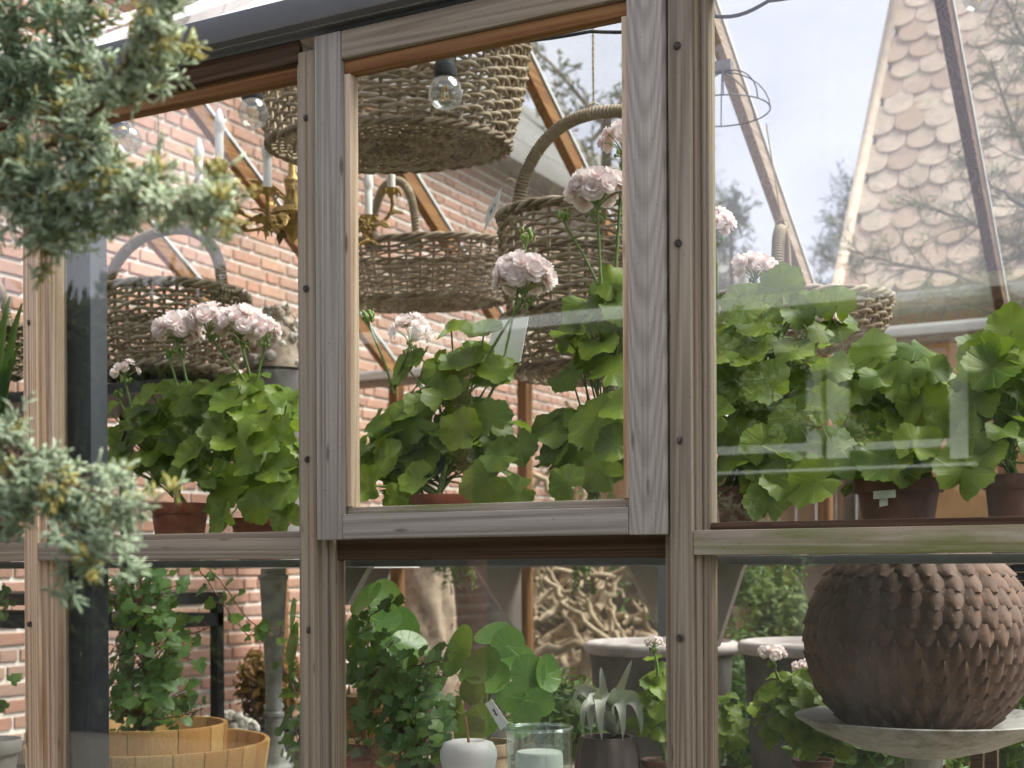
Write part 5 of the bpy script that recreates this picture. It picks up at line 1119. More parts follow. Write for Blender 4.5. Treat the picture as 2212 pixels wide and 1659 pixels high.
for (ex, ey, Ye, c1x, c1y, c2x, c2y, w) in [(1298, 1440, 2.74, 1310, 1530, 1302, 1480, .010), (1365, 1425, 2.75, 1320, 1530, 1350, 1470, .010), (1328, 1485, 2.70, 1318, 1550, 1326, 1510, .016), (1243, 1520, 2.72, 1300, 1480, 1230, 1475, .009), (1262, 1585, 2.68, 1296, 1500, 1245, 1500, .011), (1278, 1590, 2.64, 1300, 1490, 1266, 1490, .014), (1300, 1600, 2.62, 1308, 1490, 1290, 1480, .015), (1345, 1600, 2.62, 1325, 1490, 1352, 1490, .013), (1385, 1590, 2.66, 1330, 1490, 1392, 1480, .013), (1392, 1540, 2.76, 1335, 1500, 1380, 1470, .010), (1235, 1490, 2.8, 1300, 1500, 1260, 1465, .009)]:
    blade(cpt, P(c1x, c1y, (2.75 + Ye) / 2), P(c2x, c2y, Ye - .02), P(ex, ey, Ye), w * 1.9, (0.2, -1))
# ---- small pelargoniums on the lower level
GS = 'small pelargoniums on the lower bench'
pelargonium('small pelargonium with a tiny pink head left of the middle post low down', (1425, 1640, 80, 2.8), [(1425, 1520, 48, 100, 26, 2.8, .07)], heads=[(1412, 1388, 2.76, 18, 10, 1420, 1470)], leafr=(.018, .03), potmat=TERRA_D, name='small_pelargonium', seed=51, shelf=False, group=GS)
pelargonium('small pelargonium with pink heads in front of the mossy clay pot', (1755, 1640, 90, 2.8), [(1715, 1530, 75, 85, 40, 2.78, .09), (1775, 1610, 50, 30, 8, 2.72, .05)], heads=[(1668, 1412, 2.74, 24, 12, 1690, 1480), (1738, 1442, 2.85, 22, 10, 1730, 1500)], leafr=(.02, .036), potmat=TERRA_D, name='small_pelargonium', seed=52, shelf=False, group=GS)
pelargonium('leafy small pelargonium without flowers at the foot of the middle post', (1560, 1660, 80, 2.7), [(1560, 1570, 38, 70, 16, 2.68, .06)], leafr=(.02, .034), potmat=TERRA_D, name='small_pelargonium', seed=53, shelf=False, group=GS)
# ---- large mossy pots with limewashed rims
def bigpot(label, px0, px1, py, Y):
    cx_ = (px0 + px1) / 2; c = P(cx_, py, Y); r = (px1 - px0) / 2 * mpp(cx_, Y); t = thing('clay_planter', label, 'planter', (c.x, c.y, 0.03), group='mossy clay planters with pale rims'); h = c.z - .03
    m = MB(); m.lathe([(.001, 0), (r * .66, 0), (r * .80, h * .4), (r * .93, h * .93), (r * .955, h * .955)], 44, (c.x, c.y, .03)); m.build('body', STONED, t)
    m = MB(); m.lathe([(r * .955, h * .955), (r * 1.0, h * .962), (r * 1.02, h * .978), (r * 1.01, h * .994), (r * .97, h), (r * .92, h + .002), (r * .89, h * .99), (r * .86, h * .93), (r * .6, h * .3), (.001, h * .29)], 44, (c.x, c.y, .03)); m.build('rim', STONEW, t, smooth=60); return t
bigpot('wide clay planter with pale limewashed rim behind the air plant', 1264, 1592, 1385, 4.2)
bigpot('wide clay planter with pale rim beside the rusty ball, right of the other planter', 1598, 1925, 1384, 4.1)
# ---- rusted scale ball on a zinc bird bath
YBq = 2.66; bc = P(1982, 1380, YBq); RB = 238 * mpp(1982, YBq)
def scale_me(tipup):
    m = MB(); rows = []
    for i in range(6):
        f = i / 5; w = .5 * (math.sin(math.pi * (.22 + .66 * f)) ** .9 if not tipup else (1 - f) ** .75 * (.85 + .5 * f)); z = .05 + .13 * f - .02 * f * f
        y = f * (1.25 if tipup else 1.1)
        rows.append([(-w, y, z - .14), (-w * .5, y, z - .02), (0, y + (.03 if not tipup else 0), z + .05), (w * .5, y, z - .02), (w, y, z - .14)])
    last = rows[-1]; rows.append([(x * .92, y - .01, z - .17) for x, y, z in last]); m.grid(rows); return m.mesh('scale', RUST, 50)
SCD, SCU = scale_me(False), scale_me(True)
def scale_ball(name, label, c, R0, n_eq=36, rows=20, maxo=300):
    t = thing(name, label, 'ornament', (c.x, c.y, c.z - R0)); m = MB(); m.sphere((0, 0, R0), R0 * .985, 48, 28); m.build('ball', RUST, t, world=False, smooth=180); rest = MB(); cnt = 0
    pitch = math.pi / rows; allp = []
    for i in range(rows):
        lat = math.pi / 2 - (i + .5) * pitch; nn = max(5, int(round(n_eq * math.cos(lat)))); down = lat > -0.05
        for j in range(nn):
            ph = 2 * math.pi * (j + .5 * (i % 2)) / nn; d = Vector((math.cos(lat) * math.cos(ph), math.cos(lat) * math.sin(ph), math.sin(lat))); up = Vector((-math.sin(lat) * math.cos(ph), -math.sin(lat) * math.sin(ph), math.cos(lat)))
            yax = -up if down else up; xax = yax.cross(d); s = R0 * pitch * 1.12; base = d * R0 * .985 - yax * s * .55 + Vector((0, 0, R0))
            allp.append(((c + d * R0 - EYE).normalized().dot(d), base, Matrix((xax, yax, d)).transposed(), s * U(.95, 1.06), down))
    allp.sort(key=lambda q: q[0])
    for k, (vis, base, M3, s, down) in enumerate(allp):
        me = SCD if down else SCU
        if k < maxo and vis < .25: link('scale', me, t, base, M3.to_euler(), (2 * math.pi / n_eq / (math.pi / rows) / 1.12 * s * 1.06, s, s))
        else: rest.add([base + M3 @ Vector(v.co) * s for v in me.vertices], [tuple(p.vertices) for p in me.polygons])
    rest.build('further_scales', RUST, t, world=False, smooth=50, kind='stuff'); return t
scale_ball('rusty_scale_ball', 'large rusty iron pine cone ball on the pale bird bath', bc, RB)
bz = bc.z - RB
BBt = thing('bird_bath', 'pale zinc bird bath dish on a stem carrying the rusty ball', 'bird bath', (bc.x + .01, bc.y, BZ))
rB = 268 * mpp(1985, YBq); zr_ = P(1985, 1552, YBq).z
m = MB(); m.lathe([(.001, -.072), (.06, -.07), (rB * .55, -.052), (rB * .85, -.022), (rB * 1.0, 0.0), (rB * 1.015, .005), (rB * .99, .007), (rB * .8, -.006), (rB * .5, -.022), (.001, -.03)], 64, (bc.x + .01, bc.y, zr_)); m.build('dish', PALEMETAL, BBt, smooth=50)
hs = zr_ - .0715 - BZ; m = MB(); m.lathe([(.001, 0), (.12, 0), (.115, .015), (.05, .03), (.034, .06), (.03, hs * .6), (.036, hs)], 28, (bc.x + .01, bc.y, BZ)); m.build('stem', ZINC, BBt)
# second ball and bowl at the left edge
bl = P(-40, 985, 2.75); bb_ = P(-45, 1062, 2.72)
scale_ball('rusty_scale_ball', 'small rusty pine cone ball cut off by the left edge', bl, 92 * mpp(0, 2.75), 26, 13)
t = thing('zinc_bowl', 'dull zinc bowl under the small rusty ball at the left edge', 'bowl', (bb_.x, bb_.y, bb_.z - .13)); m = MB(); m.lathe([(.001, 0), (.06, 0), (.11, .05), (.135, .13), (.14, .134), (.128, .128), (.1, .05), (.05, .012), (.001, .012)], 36, (bb_.x, bb_.y, bb_.z - .13)); m.build('body', ZINC_D, t)
# ---- shell ornament on a zinc pot
YS = 3.34
SHO = thing('shell_ornament', 'ornament of sea shells and pearls piled on a zinc pot', 'ornament', P(596, 806, YS)); random.seed(9)
def shell_spiral():
    m = MB(); pts, rs = [], []
    for i in range(36):
        f = i / 35; a_ = f * 6.28 * 3.2; r = .5 * (1 - f) ** 1.2; pts.append((r * math.cos(a_), r * math.sin(a_), f * 1.5)); rs.append(.40 * (1 - f) ** 1.1 + .03)
    m.tube(pts, rs, 8); return m
def shell_round():
    m = MB(); m.sphere((0, 0, 0), .6, 14, 9); m.v = [(x * (1 + .08 * math.cos(7 * math.atan2(y, x)) + U(-.03, .03)), y * (1 + .08 * math.cos(7 * math.atan2(y, x))), z * .85 + U(-.03, .03)) for x, y, z in m.v]; return m
def shell_fan():
    m = MB(); rows = []
    for i in range(5):
        f = i / 4; rows.append([(f * math.sin(a_) * .8, f * math.cos(a_) * .9, .25 * math.sin(math.pi * f * .9) + .04 * math.cos(a_ * 12) * f) for a_ in np.linspace(-1.0, 1.0, 19)])
    m.grid(rows); return m
SHM = [shell_spiral().mesh('shell', SHELLM, 180), shell_spiral().mesh('shell', SHELLW, 180), shell_round().mesh('shell', SHELLM, 180), shell_round().mesh('shell', SHELLW, 180), shell_fan().mesh('shell', SHELLW, 60)]
PEM = MB().sphere((0, 0, 0), .011, 12, 8).mesh('pearl', PEARL, 180)
m = MB(); m.lathe([(.001, 0), (.095, 0), (.084, .067), (.067, .123), (.045, .168), (.001, .185)], 20, P(600, 800, YS)); m.build('core', SHELLM, SHO)
bs = P(600, 800, YS)
for i in range(95):
    f = U(0, 1) ** .9; a_ = i * 2.4; zz = f * .185; r = .095 * (1 - f) ** .55 + .012; q = bs + Vector((r * math.cos(a_), r * math.sin(a_), zz)); d = Vector((math.cos(a_), math.sin(a_), .5))
    if i % 9 == 0: link('pearl', PEM, SHO, q + d * .012 - wloc(SHO))
    else: link('shell', random.choice(SHM), SHO, q - wloc(SHO), quat_to(d + Vector((U(-.5, .5), U(-.5, .5), U(-.5, .5))), U(0, 6)), U(.016, .03))
zp = P(600, 808, YS); t = thing('zinc_pot', 'flared zinc pot under the shell ornament', 'pot', (zp.x, zp.y, HC + .0225)); hz = zp.z - HC - .0225; m = MB(); m.lathe([(.001, 0), (.07, 0), (.10, hz * .9), (.108, hz * .98), (.108, hz), (.1, hz), (.001, hz - .012)], 32, (zp.x, zp.y, HC + .0225)); m.build('body', ZINC_D, t)
# ---- stack of dark bowls topped with straw at the right edge
hs_ = P(2235, 1290, 3.0); HT = thing('hat_stack', 'stack of navy felt hats with a straw hat on top at the right edge', 'hats', (hs_.x, hs_.y, hs_.z)); s = mpp(2235, 3.0)
for i in range(4):
    m = MB(); z0 = i * 18 * s; r = (72 - i * 1.5) * s; m.lathe([(r * .55, z0 + 4 * s), (r * .9, z0 + 1 * s), (r, z0 + 4 * s), (r * .98, z0 + 10 * s), (r * .6, z0 + 17 * s), (.001, z0 + 17.5 * s)], 32, hs_); m.build('felt_hat', NAVY, HT, smooth=60)
m = MB(); z0 = 72 * s; r = 70 * s; m.lathe([(r, z0), (r * .98, z0 + 7 * s), (r * .6, z0 + 22 * s), (r * .3, z0 + 27 * s), (.001, z0 + 28 * s)], 32, hs_); m.build('straw_hat', STRAW, HT, smooth=60)
support('plant_stand', 'stand carrying the hats at the right edge', (hs_.x, hs_.y, hs_.z - .001), .12, .12, W_DARK)
# ---- trailing plants on the far shelf
def trailing(label, px, Y, wpx, hpx, n, seed, potmat=CLAY):
    random.seed(seed); c = P(px, 1205, Y); sc = mpp(px, Y); z0 = HC + .0405; base = Vector((c.x, Y, z0)); t = thing('trailing_plant', label, 'plant', base); r = wpx * sc * .42; pot_mesh(t, base, r, r * 1.5, potmat); m = MB(); lv = MB()
    for i in range(n):
        x = U(-1, 1) * wpx * sc / 2; dr = hpx * sc * U(.35, 1) * (1 - .3 * abs(x) / (wpx * sc / 2)); p0 = base + Vector((x * .4, U(-.3, .3) * r, r * 1.5)); y1 = 5.19 - Y - U(.005, .05)
        p1 = base + Vector((x, y1, r * .8)); p2 = base + Vector((x + U(-.02, .02), y1, -dr)); path = bez(p0, p0 + Vector((x * .4, y1 * .6, .05)), p1 + Vector((0, -.02, .06)), p1, 5) + [p1.lerp(p2, k / 8) + Vector((U(-.006, .006), 0, 0)) for k in range(1, 9)]; m.tube(path, .0016, 4)
        for p in path[3:]:
            for k in range(4):
                q = p + Vector((U(-.014, .014), U(-.014, .014), U(-.02, .02))); lv.sphere(q, U(.005, .008), 6, 4, .8)
    m.build('stems', STEM, t, smooth=180); lv.build('bead_leaves', LEAF_T, t, smooth=180, kind='stuff')
trailing('green trailing bead plant hanging in front of the dark planter', 1018, 5.3, 105, 85, 12, 1); trailing('narrow trailing bead plant hanging by the roots pile', 1282, 5.3, 46, 80, 7, 2); trailing('pale trailing bead plant hanging behind the rusty ball', 1720, 5.3, 70, 90, 8, 3); trailing('thin trailing bead plant right of the middle post', 1600, 5.3, 40, 60, 5, 4); trailing('dark leaved trailing bead plant at the right edge of the far shelf', 2120, 5.3, 60, 70, 6, 5)
# ---- logs, dark planter and root pile outside the far glass
lg = P(922, 1420, 6.4); t = thing('log_stump', 'upright pale barked log stump beyond the far glass', 'log', (lg.x, lg.y, 0.0)); r = 58 * mpp(922, 6.4); topz_ = P(922, 1222, 6.4).z
m = MB(); rows = []; random.seed(2)
for i in range(26):
    z = topz_ * i / 25; rows.append([(lg.x + (r * (1.12 - .1 * i / 25) + .014 * math.sin(9 * a_ + i * .4) + U(-.008, .008)) * math.cos(a_), lg.y + (r * 1.05 + .014 * math.sin(7 * a_ + i) + U(-.008, .008)) * math.sin(a_), z) for a_ in np.linspace(0, 6.2832, 37)])
m.grid(rows); m.build('bark', mat_simple('pale_bark', (.44, .34, .25), .9, .5, 30, .9, dark=(.18, .12, .08)), t, smooth=60)
m = MB(); m.lathe([(.001, topz_ - .01), (r, topz_ - .004)], 30, (lg.x, lg.y, 0)); m.build('cut_end', DRIFT, t)
dp = P(1048, 1400, 6.15); t = thing('dark_planter', 'tall dark tapered planter beyond the far glass', 'planter', (dp.x, dp.y, 0)); tz_ = P(1048, 1218, 6.15).z; r = 72 * mpp(1048, 6.15)
m = MB(); m.lathe([(.001, 0), (r * .5, 0), (r * .7, tz_ * .5), (r, tz_), (r * .92, tz_), (.001, tz_ - .05)], 32, (dp.x, dp.y, 0)); m.build('body', mat_simple('dark_slate', (.05, .048, .046), .85, .4, 20, .5), t)
RP_ = thing('root_pile', 'tangled pile of pale driftwood roots beyond the far glass', 'driftwood', P(1290, 1560, 6.6)); random.seed(21)
for i in range(110):
    px, py = U(1120, 1400), U(860, 1520) if random.random() < .45 else U(1180, 1500); p = P(px, py, U(6.2, 7.0)); d = Vector((U(-1, 1), U(-.4, .4), U(-.9, 1.1))).normalized(); ln = U(.12, .4); pts = []
    for k in range(7): pts.append(p + d * ln * (k / 6 - .5) + Vector((U(-1, 1), U(-1, 1), U(-1, 1))) * .022)
    r0 = U(.008, .028); m = MB(); m.tube(pts, [r0 * (1 - .55 * k / 6) * U(.85, 1.15) for k in range(7)], 7); m.build('root', DRIFT, RP_, smooth=180)
for i in range(40):
    p = P(U(1110, 1410), U(1380, 1640), U(6.5, 7.1)); d = Vector((U(-1, 1), U(-.3, .3), U(-.4, .4))).normalized(); m = MB(); m.tube([p - d * .2, p + Vector((0, 0, U(-.02, .02))), p + d * .2], [U(.02, .04)] * 3, 8); m.build('log', DRIFT, RP_, smooth=180)
# stones heaped behind, dark growth between
leafy_mass('dark_shrub', 'dark evergreen shrub behind the driftwood pile', 'shrub', P(1290, 1330, 7.5), .75, .3, .75, 1800, LEAF_B, (.02, .045), 'leaves', BARK, seed=8)
# ---- box ball and greenery seen through the right bay
bp = P(1625, 1372, 6.7); t = thing('box_ball', 'clipped box ball in sandy clay pot through the right bay', 'plant', (bp.x, bp.y, 0)); s = mpp(1625, 6.7)
pz = bp.z; pot_mesh(t, (bp.x, bp.y, pz), 40 * s, 62 * s, CLAY, .8, .25); m = MB(); rng = np.random.default_rng(3); cB = Vector((bp.x + .01, bp.y, pz + 105 * s)); RBx = 55 * s
for i in range(1500):
    d = Vector(rng.normal(size=3)).normalized(); q = cB + d * RBx * rng.uniform(.75, 1.05); nn = (d + Vector(rng.normal(size=3)) * .6).normalized(); tt = nn.orthogonal().normalized(); b_ = nn.cross(tt); s2 = rng.uniform(.008, .014); m.add([q - tt * s2, q - b_ * s2 * .6, q + tt * s2, q + b_ * s2 * .6], [(0, 1, 2, 3)])
m.build('crown', LEAF_B, t, smooth=0, kind='stuff'); m = MB(); m.sphere(cB, RBx * .72, 14, 9); m.build('inner_twigs', STEM_D, t)
sp = MB(); sp.lathe([(.001, 0), (.16, 0), (.16, pz - .001), (.001, pz - .001)], 20, (bp.x, bp.y, 0)); sp.build('pedestal', CLAY, t)
leafy_mass('garden_shrub', 'bright green feathery shrub beyond the far glass in the right bay', 'shrub', P(1710, 1345, 6.5), .28, .25, .3, 1500, LEAF_T, (.015, .03), 'leaves', STEM_D, up=1.0, seed=11)
leafy_mass('garden_shrub', 'green shrub low down between the two clay planters', 'shrub', P(1600, 1540, 4.9), .16, .16, .34, 900, LEAF_B, (.015, .03), 'leaves', STEM_D, up=1.2, seed=12)
leafy_mass('garden_shrub', 'dark green shrub at the right edge beside the bird bath', 'shrub', P(2190, 1560, 3.6), .16, .16, .22, 700, LEAF_B, (.015, .032), 'leaves', STEM_D, seed=13)
leafy_mass('garden_shrub', 'small dark leafy plant under the bird bath dish', 'shrub', P(1890, 1625, 3.2), .2, .12, .09, 500, LEAF_B, (.015, .03), 'leaves', STEM_D, seed=14)
leafy_mass('garden_shrub', 'dark creeping plant between pilea and air plant', 'shrub', P(1215, 1550, 3.1), .13, .1, .12, 600, LEAF_B, (.012, .022), 'leaves', STEM_D, seed=15)
lo = P(2150, 1640, 4.0); t = thing('cut_log', 'yellow cut log standing behind the bird bath stem', 'log', (lo.x, lo.y, .03)); m = MB(); r = 110 * mpp(2150, 4.0); h = P(2150, 1575, 4.0).z - .03
m.lathe([(.001, 0), (r * 1.05, 0), (r, h * .5), (r * .97, h), (.001, h + .005)], 40, (lo.x, lo.y, .03)); m.build('wood', mat_simple('yellow_wood', (.56, .38, .16), .8, .3, 9, .3), t, smooth=50)
# ---- lance leaved plant at the left edge
ll = P(-20, 830, 2.34); t = thing('lance_leaf_plant', 'dark glossy lance leaved plant cut off by the left edge', 'plant', (ll.x, ll.y, HC + .0175)); pot_mesh(t, (ll.x, ll.y, HC + .0175), .06, .11, TERRA_D)
for (ex, ey, mx_, my_, w) in ((48, 655, 15, 760, .017), (22, 640, -5, 740, .018), (35, 905, 0, 870, .02), (-10, 640, -30, 760, .018), (40, 950, 5, 900, .016), (12, 790, -10, 830, .02), (45, 740, 10, 800, .014)):
    p0 = Vector((ll.x, ll.y, HC + .12)); p3 = P(ex, ey, 2.32); p2 = P(mx_, my_, 2.30); m = MB(); rows = []; path = bez(p0, p0.lerp(p2, .7), p2, p3, 10)
    for i, p in enumerate(path):
        f = i / 10; wd = w * math.sin(math.pi * (f * .93 + .04)) ** .7; rows.append([p + Vector((-wd, -.2 * wd, 0)), p + Vector((0, .3 * wd, 0)), p + Vector((wd, -.2 * wd, 0))])
    m.grid(rows); m.build('leaf', LEAF_L, t, smooth=180)
ivy('sparse ivy sprigs in the left edge bay low down', P(-10, 1600, 2.5), [(-20, 1300, 55, 70, 16, 2.45, .05), (-25, 1490, 60, 60, 10, 2.45, .05)], [([(-20, 1300, 2.4), (20, 1290, 2.38), (45, 1300, 2.38)], 5, .3)], 35, size=(.02, .034))
pg = P(-25, 1600, 2.6); t = thing('flower_pot', 'dark pot at the lower left edge', 'pot', (pg.x, pg.y, BZ)); pot_mesh(t, (pg.x, pg.y, BZ), .08, .2, ZINC_D)
# ------------------------------------------------------------------ trees
def needles(m_pts, dirs, L0, r0, rng, n=3):
    """many small tapered twiglets as one mesh from numpy"""
    N = len(m_pts); P0 = np.asarray(m_pts); Dr = np.asarray(dirs); Dr /= np.linalg.norm(Dr, axis=1)[:, None] + 1e-9
    ref = np.tile([0.0, 0.0, 1.0], (N, 1)); ref[np.abs(Dr[:, 2]) > .9] = [1, 0, 0]
    A = np.cross(Dr, ref); A /= np.linalg.norm(A, axis=1)[:, None]; B = np.cross(Dr, A)
    Ls = L0 * rng.uniform(.6, 1.3, N)[:, None]; rs = r0 * rng.uniform(.75, 1.25, N)[:, None]
    V = np.zeros((N, 2 * n + 1, 3))
    for k in range(n):
        a = 2 * math.pi * k / n; o = (A * math.cos(a) + B * math.sin(a))
        V[:, k] = P0 + o * rs * .7; V[:, n + k] = P0 + Dr * Ls * .65 + o * rs
    V[:, 2 * n] = P0 + Dr * Ls
    F = []
    base = (np.arange(N) * (2 * n + 1))
    q, t = [], []
    for k in range(n):
        k2 = (k + 1) % n
        q.append(np.stack([base + k, base + k2, base + n + k2, base + n + k], 1)); t.append(np.stack([base + n + k, base + n + k2, base + 2 * n], 1))
    return V.reshape(-1, 3), np.concatenate(q), np.concatenate(t)
def np_mesh(name, V, Q, T, mat, parent, off):
    me = bpy.data.meshes.new(name); V = V - np.asarray(off); me.vertices.add(len(V)); me.vertices.foreach_set('co', V.astype(np.float32).ravel())
    nq, ntr = len(Q), len(T); me.loops.add(nq * 4 + ntr * 3); me.loops.foreach_set('vertex_index', np.concatenate([Q.ravel(), T.ravel()]).astype(np.int32))
    me.polygons.add(nq + ntr); me.polygons.foreach_set('loop_start', np.concatenate([np.arange(nq) * 4, nq * 4 + np.arange(ntr) * 3]).astype(np.int32))
    me.polygons.foreach_set('use_smooth', np.ones(nq + ntr, dtype=bool)); me.materials.append(mat); me.update(calc_edges=True); me.validate()
    o = link(name, me, parent, kind='stuff'); return o
def spray_tree(name, label, base, limbs, nspray, sub, mats, L0, r0, seed, spread, droop=0.0, barkm=BARK, trunk=None, dens=1.0, twl=0.09):
    """limbs: lists of world points; foliage sprays fan out along them"""
    rng = np.random.default_rng(seed); t = thing(name, label, 'tree', base); bm = MB()
    if trunk: bm.tube(trunk[0], trunk[1], 9); bm.build('trunk', barkm, t, smooth=180)
    pts = [[] for _ in mats]; drs = [[] for _ in mats]; tw = MB()
    for li, (limb, r_a, r_b, ns) in enumerate(limbs):
        limb = [Vector(p) for p in limb]; ev = []
        for i in range(len(limb) - 1):
            for k in range(5): ev.append(limb[i].lerp(limb[i + 1], k / 5) + Vector(rng.normal(size=3)) * r_a * .25)
        ev.append(limb[-1]); b = MB(); b.tube(ev, [r_a + (r_b - r_a) * i / (len(ev) - 1) for i in range(len(ev))], 7); b.build('branch', barkm, t, smooth=180)
        for s in range(ns):
            f = rng.uniform(.08, 1.0) * (len(ev) - 1); i0 = min(int(f), len(ev) - 2); p = ev[i0].lerp(ev[i0 + 1], f - i0); ax = (ev[i0 + 1] - ev[i0]).normalized()
            d = (ax * rng.uniform(.35, 1.0) + Vector(rng.normal(size=3)) * spread + Vector((0, 0, -droop))).normalized(); ln = twl * rng.uniform(.6, 1.3)
            end = p + d * ln; mid = p + d * ln * .5 + Vector((0, 0, .012 * rng.normal())); tw.tube([p, mid, end], [r_b * .8, r_b * .55, r_b * .3], 4)
            pm = .03 if rng.uniform() < .8 else .55
            for q in range(int(sub * dens)):
                g = rng.uniform(.1, 1.0); c = p.lerp(mid, g * 2) if g < .5 else mid.lerp(end, g * 2 - 1)
                d2 = (d * rng.uniform(.3, 1.0) + Vector(rng.normal(size=3)) * .75).normalized(); l2 = twl * .34 * rng.uniform(.4, 1.1)
                mi = 1 if len(mats) > 1 and rng.uniform() < pm else 0
                for w_ in range(5):
                    pts[mi].append(c + d2 * l2 * (w_ / 5)); drs[mi].append(d2 + Vector(rng.normal(size=3)) * .55)
    tw.build('twigs', barkm, t, smooth=180, kind='stuff')
    for k, mt in enumerate(mats):
        if pts[k]:
            V, Q, T = needles(pts[k], drs[k], L0, r0, rng); np_mesh('foliage', V, Q, T, mt, t, wloc(t))
    return t
# foreground juniper reaching in from the left, close to the lens
Yj = 1.0
def J(px, py, Y=Yj): return P(px, py, Y)
tr0 = J(-520, 500, 1.15)
limbs = []
def limb(path, ra, rb, ns): limbs.append(([J(*p) for p in path], ra, rb, ns))
limb([(-260, 420, 1.05), (-60, 400, 1.02), (150, 285, 1.0), (220, 230, .98), (290, 90, .97), (360, -10, .96)], .0040, .0020, 46)
limb([(150, 285, 1.0), (200, 330, .99), (235, 385, .98), (290, 440, .97), (380, 445, .96), (460, 430, .95)], .0028, .0012, 44)
limb([(-260, 420, 1.05), (-80, 300, 1.05), (40, 200, 1.02), (140, 90, 1.0), (210, -20, 1.0)], .0035, .0016, 36)
limb([(-200, 250, 1.02), (-60, 140, 1.02), (40, 60, 1.0), (80, -40, 1.0)], .003, .0015, 28)
limb([(-150, 330, 1.0), (-30, 330, .99), (60, 360, .98), (130, 420, .98), (170, 470, .98)], .003, .0014, 38)
limb([(-180, 500, 1.0), (-40, 430, .99), (60, 430, .98), (110, 470, .98)], .0028, .0014, 26)
limb([(-140, 120, 1.04), (0, 150, 1.03), (120, 190, 1.02), (190, 240, 1.0)], .003, .0014, 34)
limb([(-200, 860, .98), (-60, 930, .96), (60, 1000, .95), (150, 1050, .94), (270, 1075, .93)], .003, .0012, 34)
limb([(60, 1000, .95), (120, 1090, .94), (170, 1150, .93), (195, 1185, .93)], .002, .001, 16)
limb([(-100, 980, .96), (20, 1050, .95), (90, 1090, .94)], .002, .001, 9)
spray_tree('juniper', 'blue green juniper sprays hanging close to the lens at upper left', (tr0.x, tr0.y, 0), limbs, 0, 11, [LEAF_J, LEAF_JY], .0125, .00145, 4, .5, .12, mat_simple('juniper_bark', (.12, .075, .05), .9, .4, 60, .6), trunk=([(tr0.x, tr0.y, 0), (tr0.x, tr0.y, .8), (tr0.x + .03, tr0.y, 2.2)], [.05, .045, .03]), twl=.052)
# pine in front of the tiled roof
pb = P(2330, 1250, 7.0); limbs = []
def l2(path, ra, rb, ns): limbs.append(([P(*p) for p in path], ra, rb, ns))
l2([(2330, 620, 7), (2180, 520, 6.9), (2080, 470, 6.8), (1960, 440, 6.8)], .014, .005, 26)
l2([(2330, 700, 7), (2200, 640, 6.9), (2080, 600, 6.9), (1900, 560, 6.9), (1830, 540, 6.9)], .014, .004, 34)
l2([(2330, 500, 7), (2240, 380, 7), (2180, 250, 7), (2140, 130, 7)], .013, .005, 30)
l2([(2330, 300, 7), (2270, 180, 7), (2200, 60, 7), (2160, -30, 7)], .012, .005, 28)
l2([(2330, 780, 7), (2200, 700, 7), (2050, 640, 7), (1950, 650, 7), (1850, 660, 7)], .013, .004, 30)
l2([(2330, 420, 7), (2220, 450, 7), (2140, 400, 7), (2100, 330, 7)], .012, .004, 26)
l2([(2330, 560, 7), (2260, 520, 7), (2190, 560, 7), (2120, 560, 7)], .012, .004, 24)
spray_tree('pine_tree', 'airy pale green pine branches in front of the tiled roof', (pb.x, pb.y, 0), limbs, 0, 8, [LEAF_C, LEAF_JY], .05, .0016, 6, .5, .0, trunk=([(pb.x, pb.y, 0), (pb.x + .05, pb.y, 2), (pb.x, pb.y, 4.2)], [.11, .1, .06]), twl=.2)
# young conifers whose tips show against the sky
def conifer(label, px, pytop, Y, seed, w=0.6, n=9):
    tp = P(px, pytop, Y); ls = []; rng = random.Random(seed)
    for i in range(n):
        z = tp.z - .12 - i * .2; wd = w * (.15 + .85 * i / n)
        for k in range(4):
            a_ = rng.uniform(0, 6.28); ls.append(([Vector((tp.x, tp.y, z)), Vector((tp.x + wd * .5 * math.cos(a_), tp.y + wd * .5 * math.sin(a_), z - .02)), Vector((tp.x + wd * math.cos(a_), tp.y + wd * math.sin(a_), z + .06))], .006, .003, 8))
    ls.append(([Vector((tp.x, tp.y, tp.z - .5)), tp], .008, .003, 16))
    return spray_tree('conifer', label, (tp.x, tp.y, 0), ls, 0, 5, [mat_leaf('conifer_needle_%d' % seed, (.05, .09, .05), (.13, .19, .12), .6, .2)], .045, .002, seed, .5, trunk=([(tp.x, tp.y, 0), (tp.x, tp.y, tp.z - .3)], [.06, .012]), twl=.16)
conifer('young conifer tip against the sky beside the middle post', 1580, 425, 9.2, 1, .55)
conifer('young conifer tip against the sky left of the tiled roof', 1830, 400, 9.4, 2, .6)
# bare twiggy tree behind the bow handled basket
tp = P(1290, 250, 11); ls = []; rr = random.Random(4)
for i in range(26):
    a0 = Vector((tp.x + rr.uniform(-.2, .2), tp.y, rr.uniform(1.6, tp.z))); d = Vector((rr.uniform(-1, 1), rr.uniform(-.5, .5), rr.uniform(.1, 1.1))).normalized(); ln = rr.uniform(.7, 1.7); ls.append(([a0, a0 + d * ln * .5 + Vector((0, 0, .1)), a0 + d * ln], .022, .005, 26))
spray_tree('garden_tree', 'twiggy half bare tree behind the upper baskets', (tp.x, tp.y, 0), ls, 0, 4, [mat_leaf('grey_green_leaf', (.10, .12, .07), (.24, .26, .16), .6, .3)], .06, .008, 9, .8, trunk=([(tp.x, tp.y, 0), (tp.x, tp.y, 2.2), (tp.x + .1, tp.y, tp.z)], [.13, .1, .04]), twl=.3)
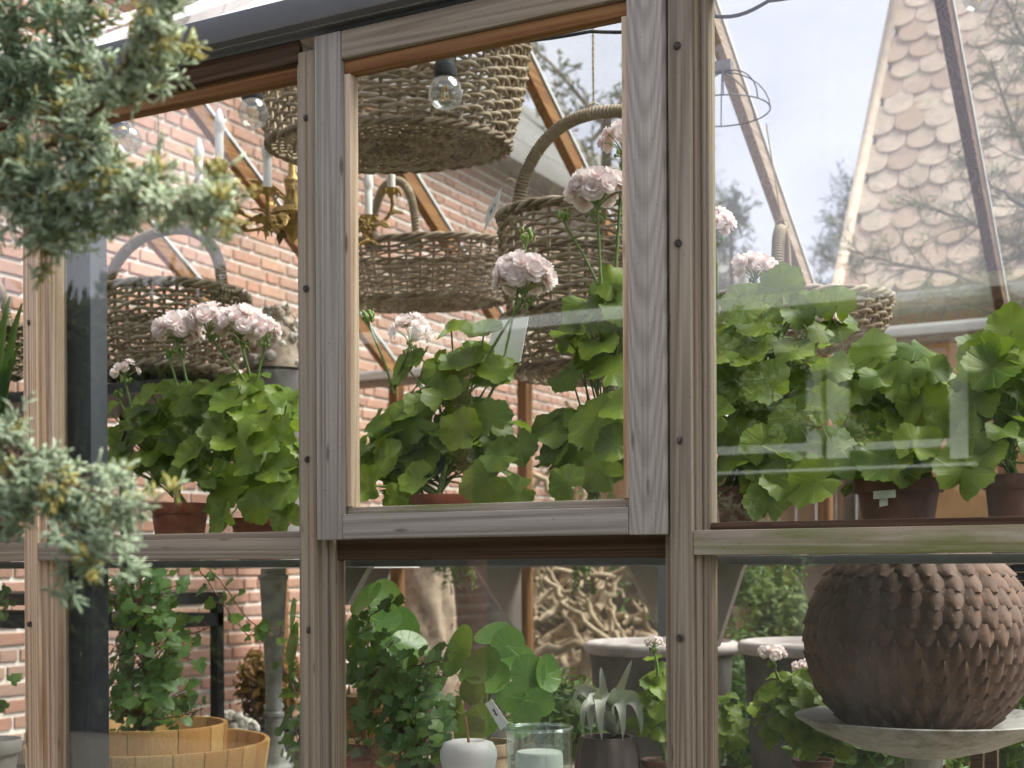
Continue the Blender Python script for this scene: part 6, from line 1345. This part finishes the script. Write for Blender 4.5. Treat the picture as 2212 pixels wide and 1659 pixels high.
# behind the viewer: yew hedge seen mirrored, taller hedges added to darken reflections
rng = np.random.default_rng(12)
def hedge(name, label, x0, x1, y, z0, z1, n, mat, L0=.05, r0=.004, dep=.3):
    t = thing(name, label, 'hedge', ((x0 + x1) / 2, y, 0)); p = np.stack([rng.uniform(x0, x1, n), y + rng.uniform(-dep, dep, n), z0 + (z1 - z0) * rng.uniform(0, 1, n) ** .8], 1); p[:, 2] += .06 * np.sin(p[:, 0] * 9) * (p[:, 2] > z1 * .7); d = rng.normal(size=(n, 3)); d[:, 2] = np.abs(d[:, 2]) + .3
    V, Q, T = needles(p, d, L0 * 2, r0 * 2, rng); np_mesh('foliage', V, Q, T, mat, t, (0, 0, 0)).location = -Vector(t.location)
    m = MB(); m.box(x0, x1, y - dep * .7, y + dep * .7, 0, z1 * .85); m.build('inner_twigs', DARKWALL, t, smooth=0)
hedge('yew_hedge', 'low dark yew hedge mirrored in the lower right panes', -.4, 3.2, -.75, .1, HC - .36, 9000, LEAF_CD)
def backtree(label, x, y, zt, rx, seed, mat, n=9000):
    rg = np.random.default_rng(seed); t = thing('garden_tree', label, 'tree', (x, y, 0)); m = MB(); m.tube([(x, y, 0), (x + .1, y, zt * .5), (x, y, zt * .9)], [.2, .14, .04], 9); m.build('trunk', BARK, t, smooth=180)
    cl = rg.normal(size=(60, 3)) * np.array([rx * .5, rx * .4, zt * .2]) + np.array([x, y, zt * .62]); cl[:, 2] = np.clip(cl[:, 2], .4, zt); p = cl[rg.integers(0, 60, n)] + rg.normal(size=(n, 3)) * .28; d = rg.normal(size=(n, 3))
    V, Q, T = needles(p, d, .14, .03, rg); np_mesh('crown', V, Q, T, mat, t, (x, y, 0))
hedge('added_tall_hedge', 'tall dark hedge added behind the viewer to darken reflections in the left panes', -13, -5.2, -3.2, .1, 3.05, 30000, LEAF_CD, .09, .01, .5)  # added and sized to block mirrored sky low in the left bay
hedge('added_tall_hedge', 'higher dark hedge added farther behind the viewer to keep mirrored sky out of the sash pane', -7.6, -3.5, -5.4, .1, 6.2, 42000, LEAF_CD, .09, .01, .5)  # added, its height set to clear the sky veil from the sash
hedge('added_clipped_hedge', 'clipped dark hedge added behind the viewer to close a bright gap mirrored in the lower middle pane', -5.2, -3.85, -3.3, .1, 1.75, 5000, LEAF_CD, .08, .01, .4)  # added to hide bright ground reflected between the other hedges
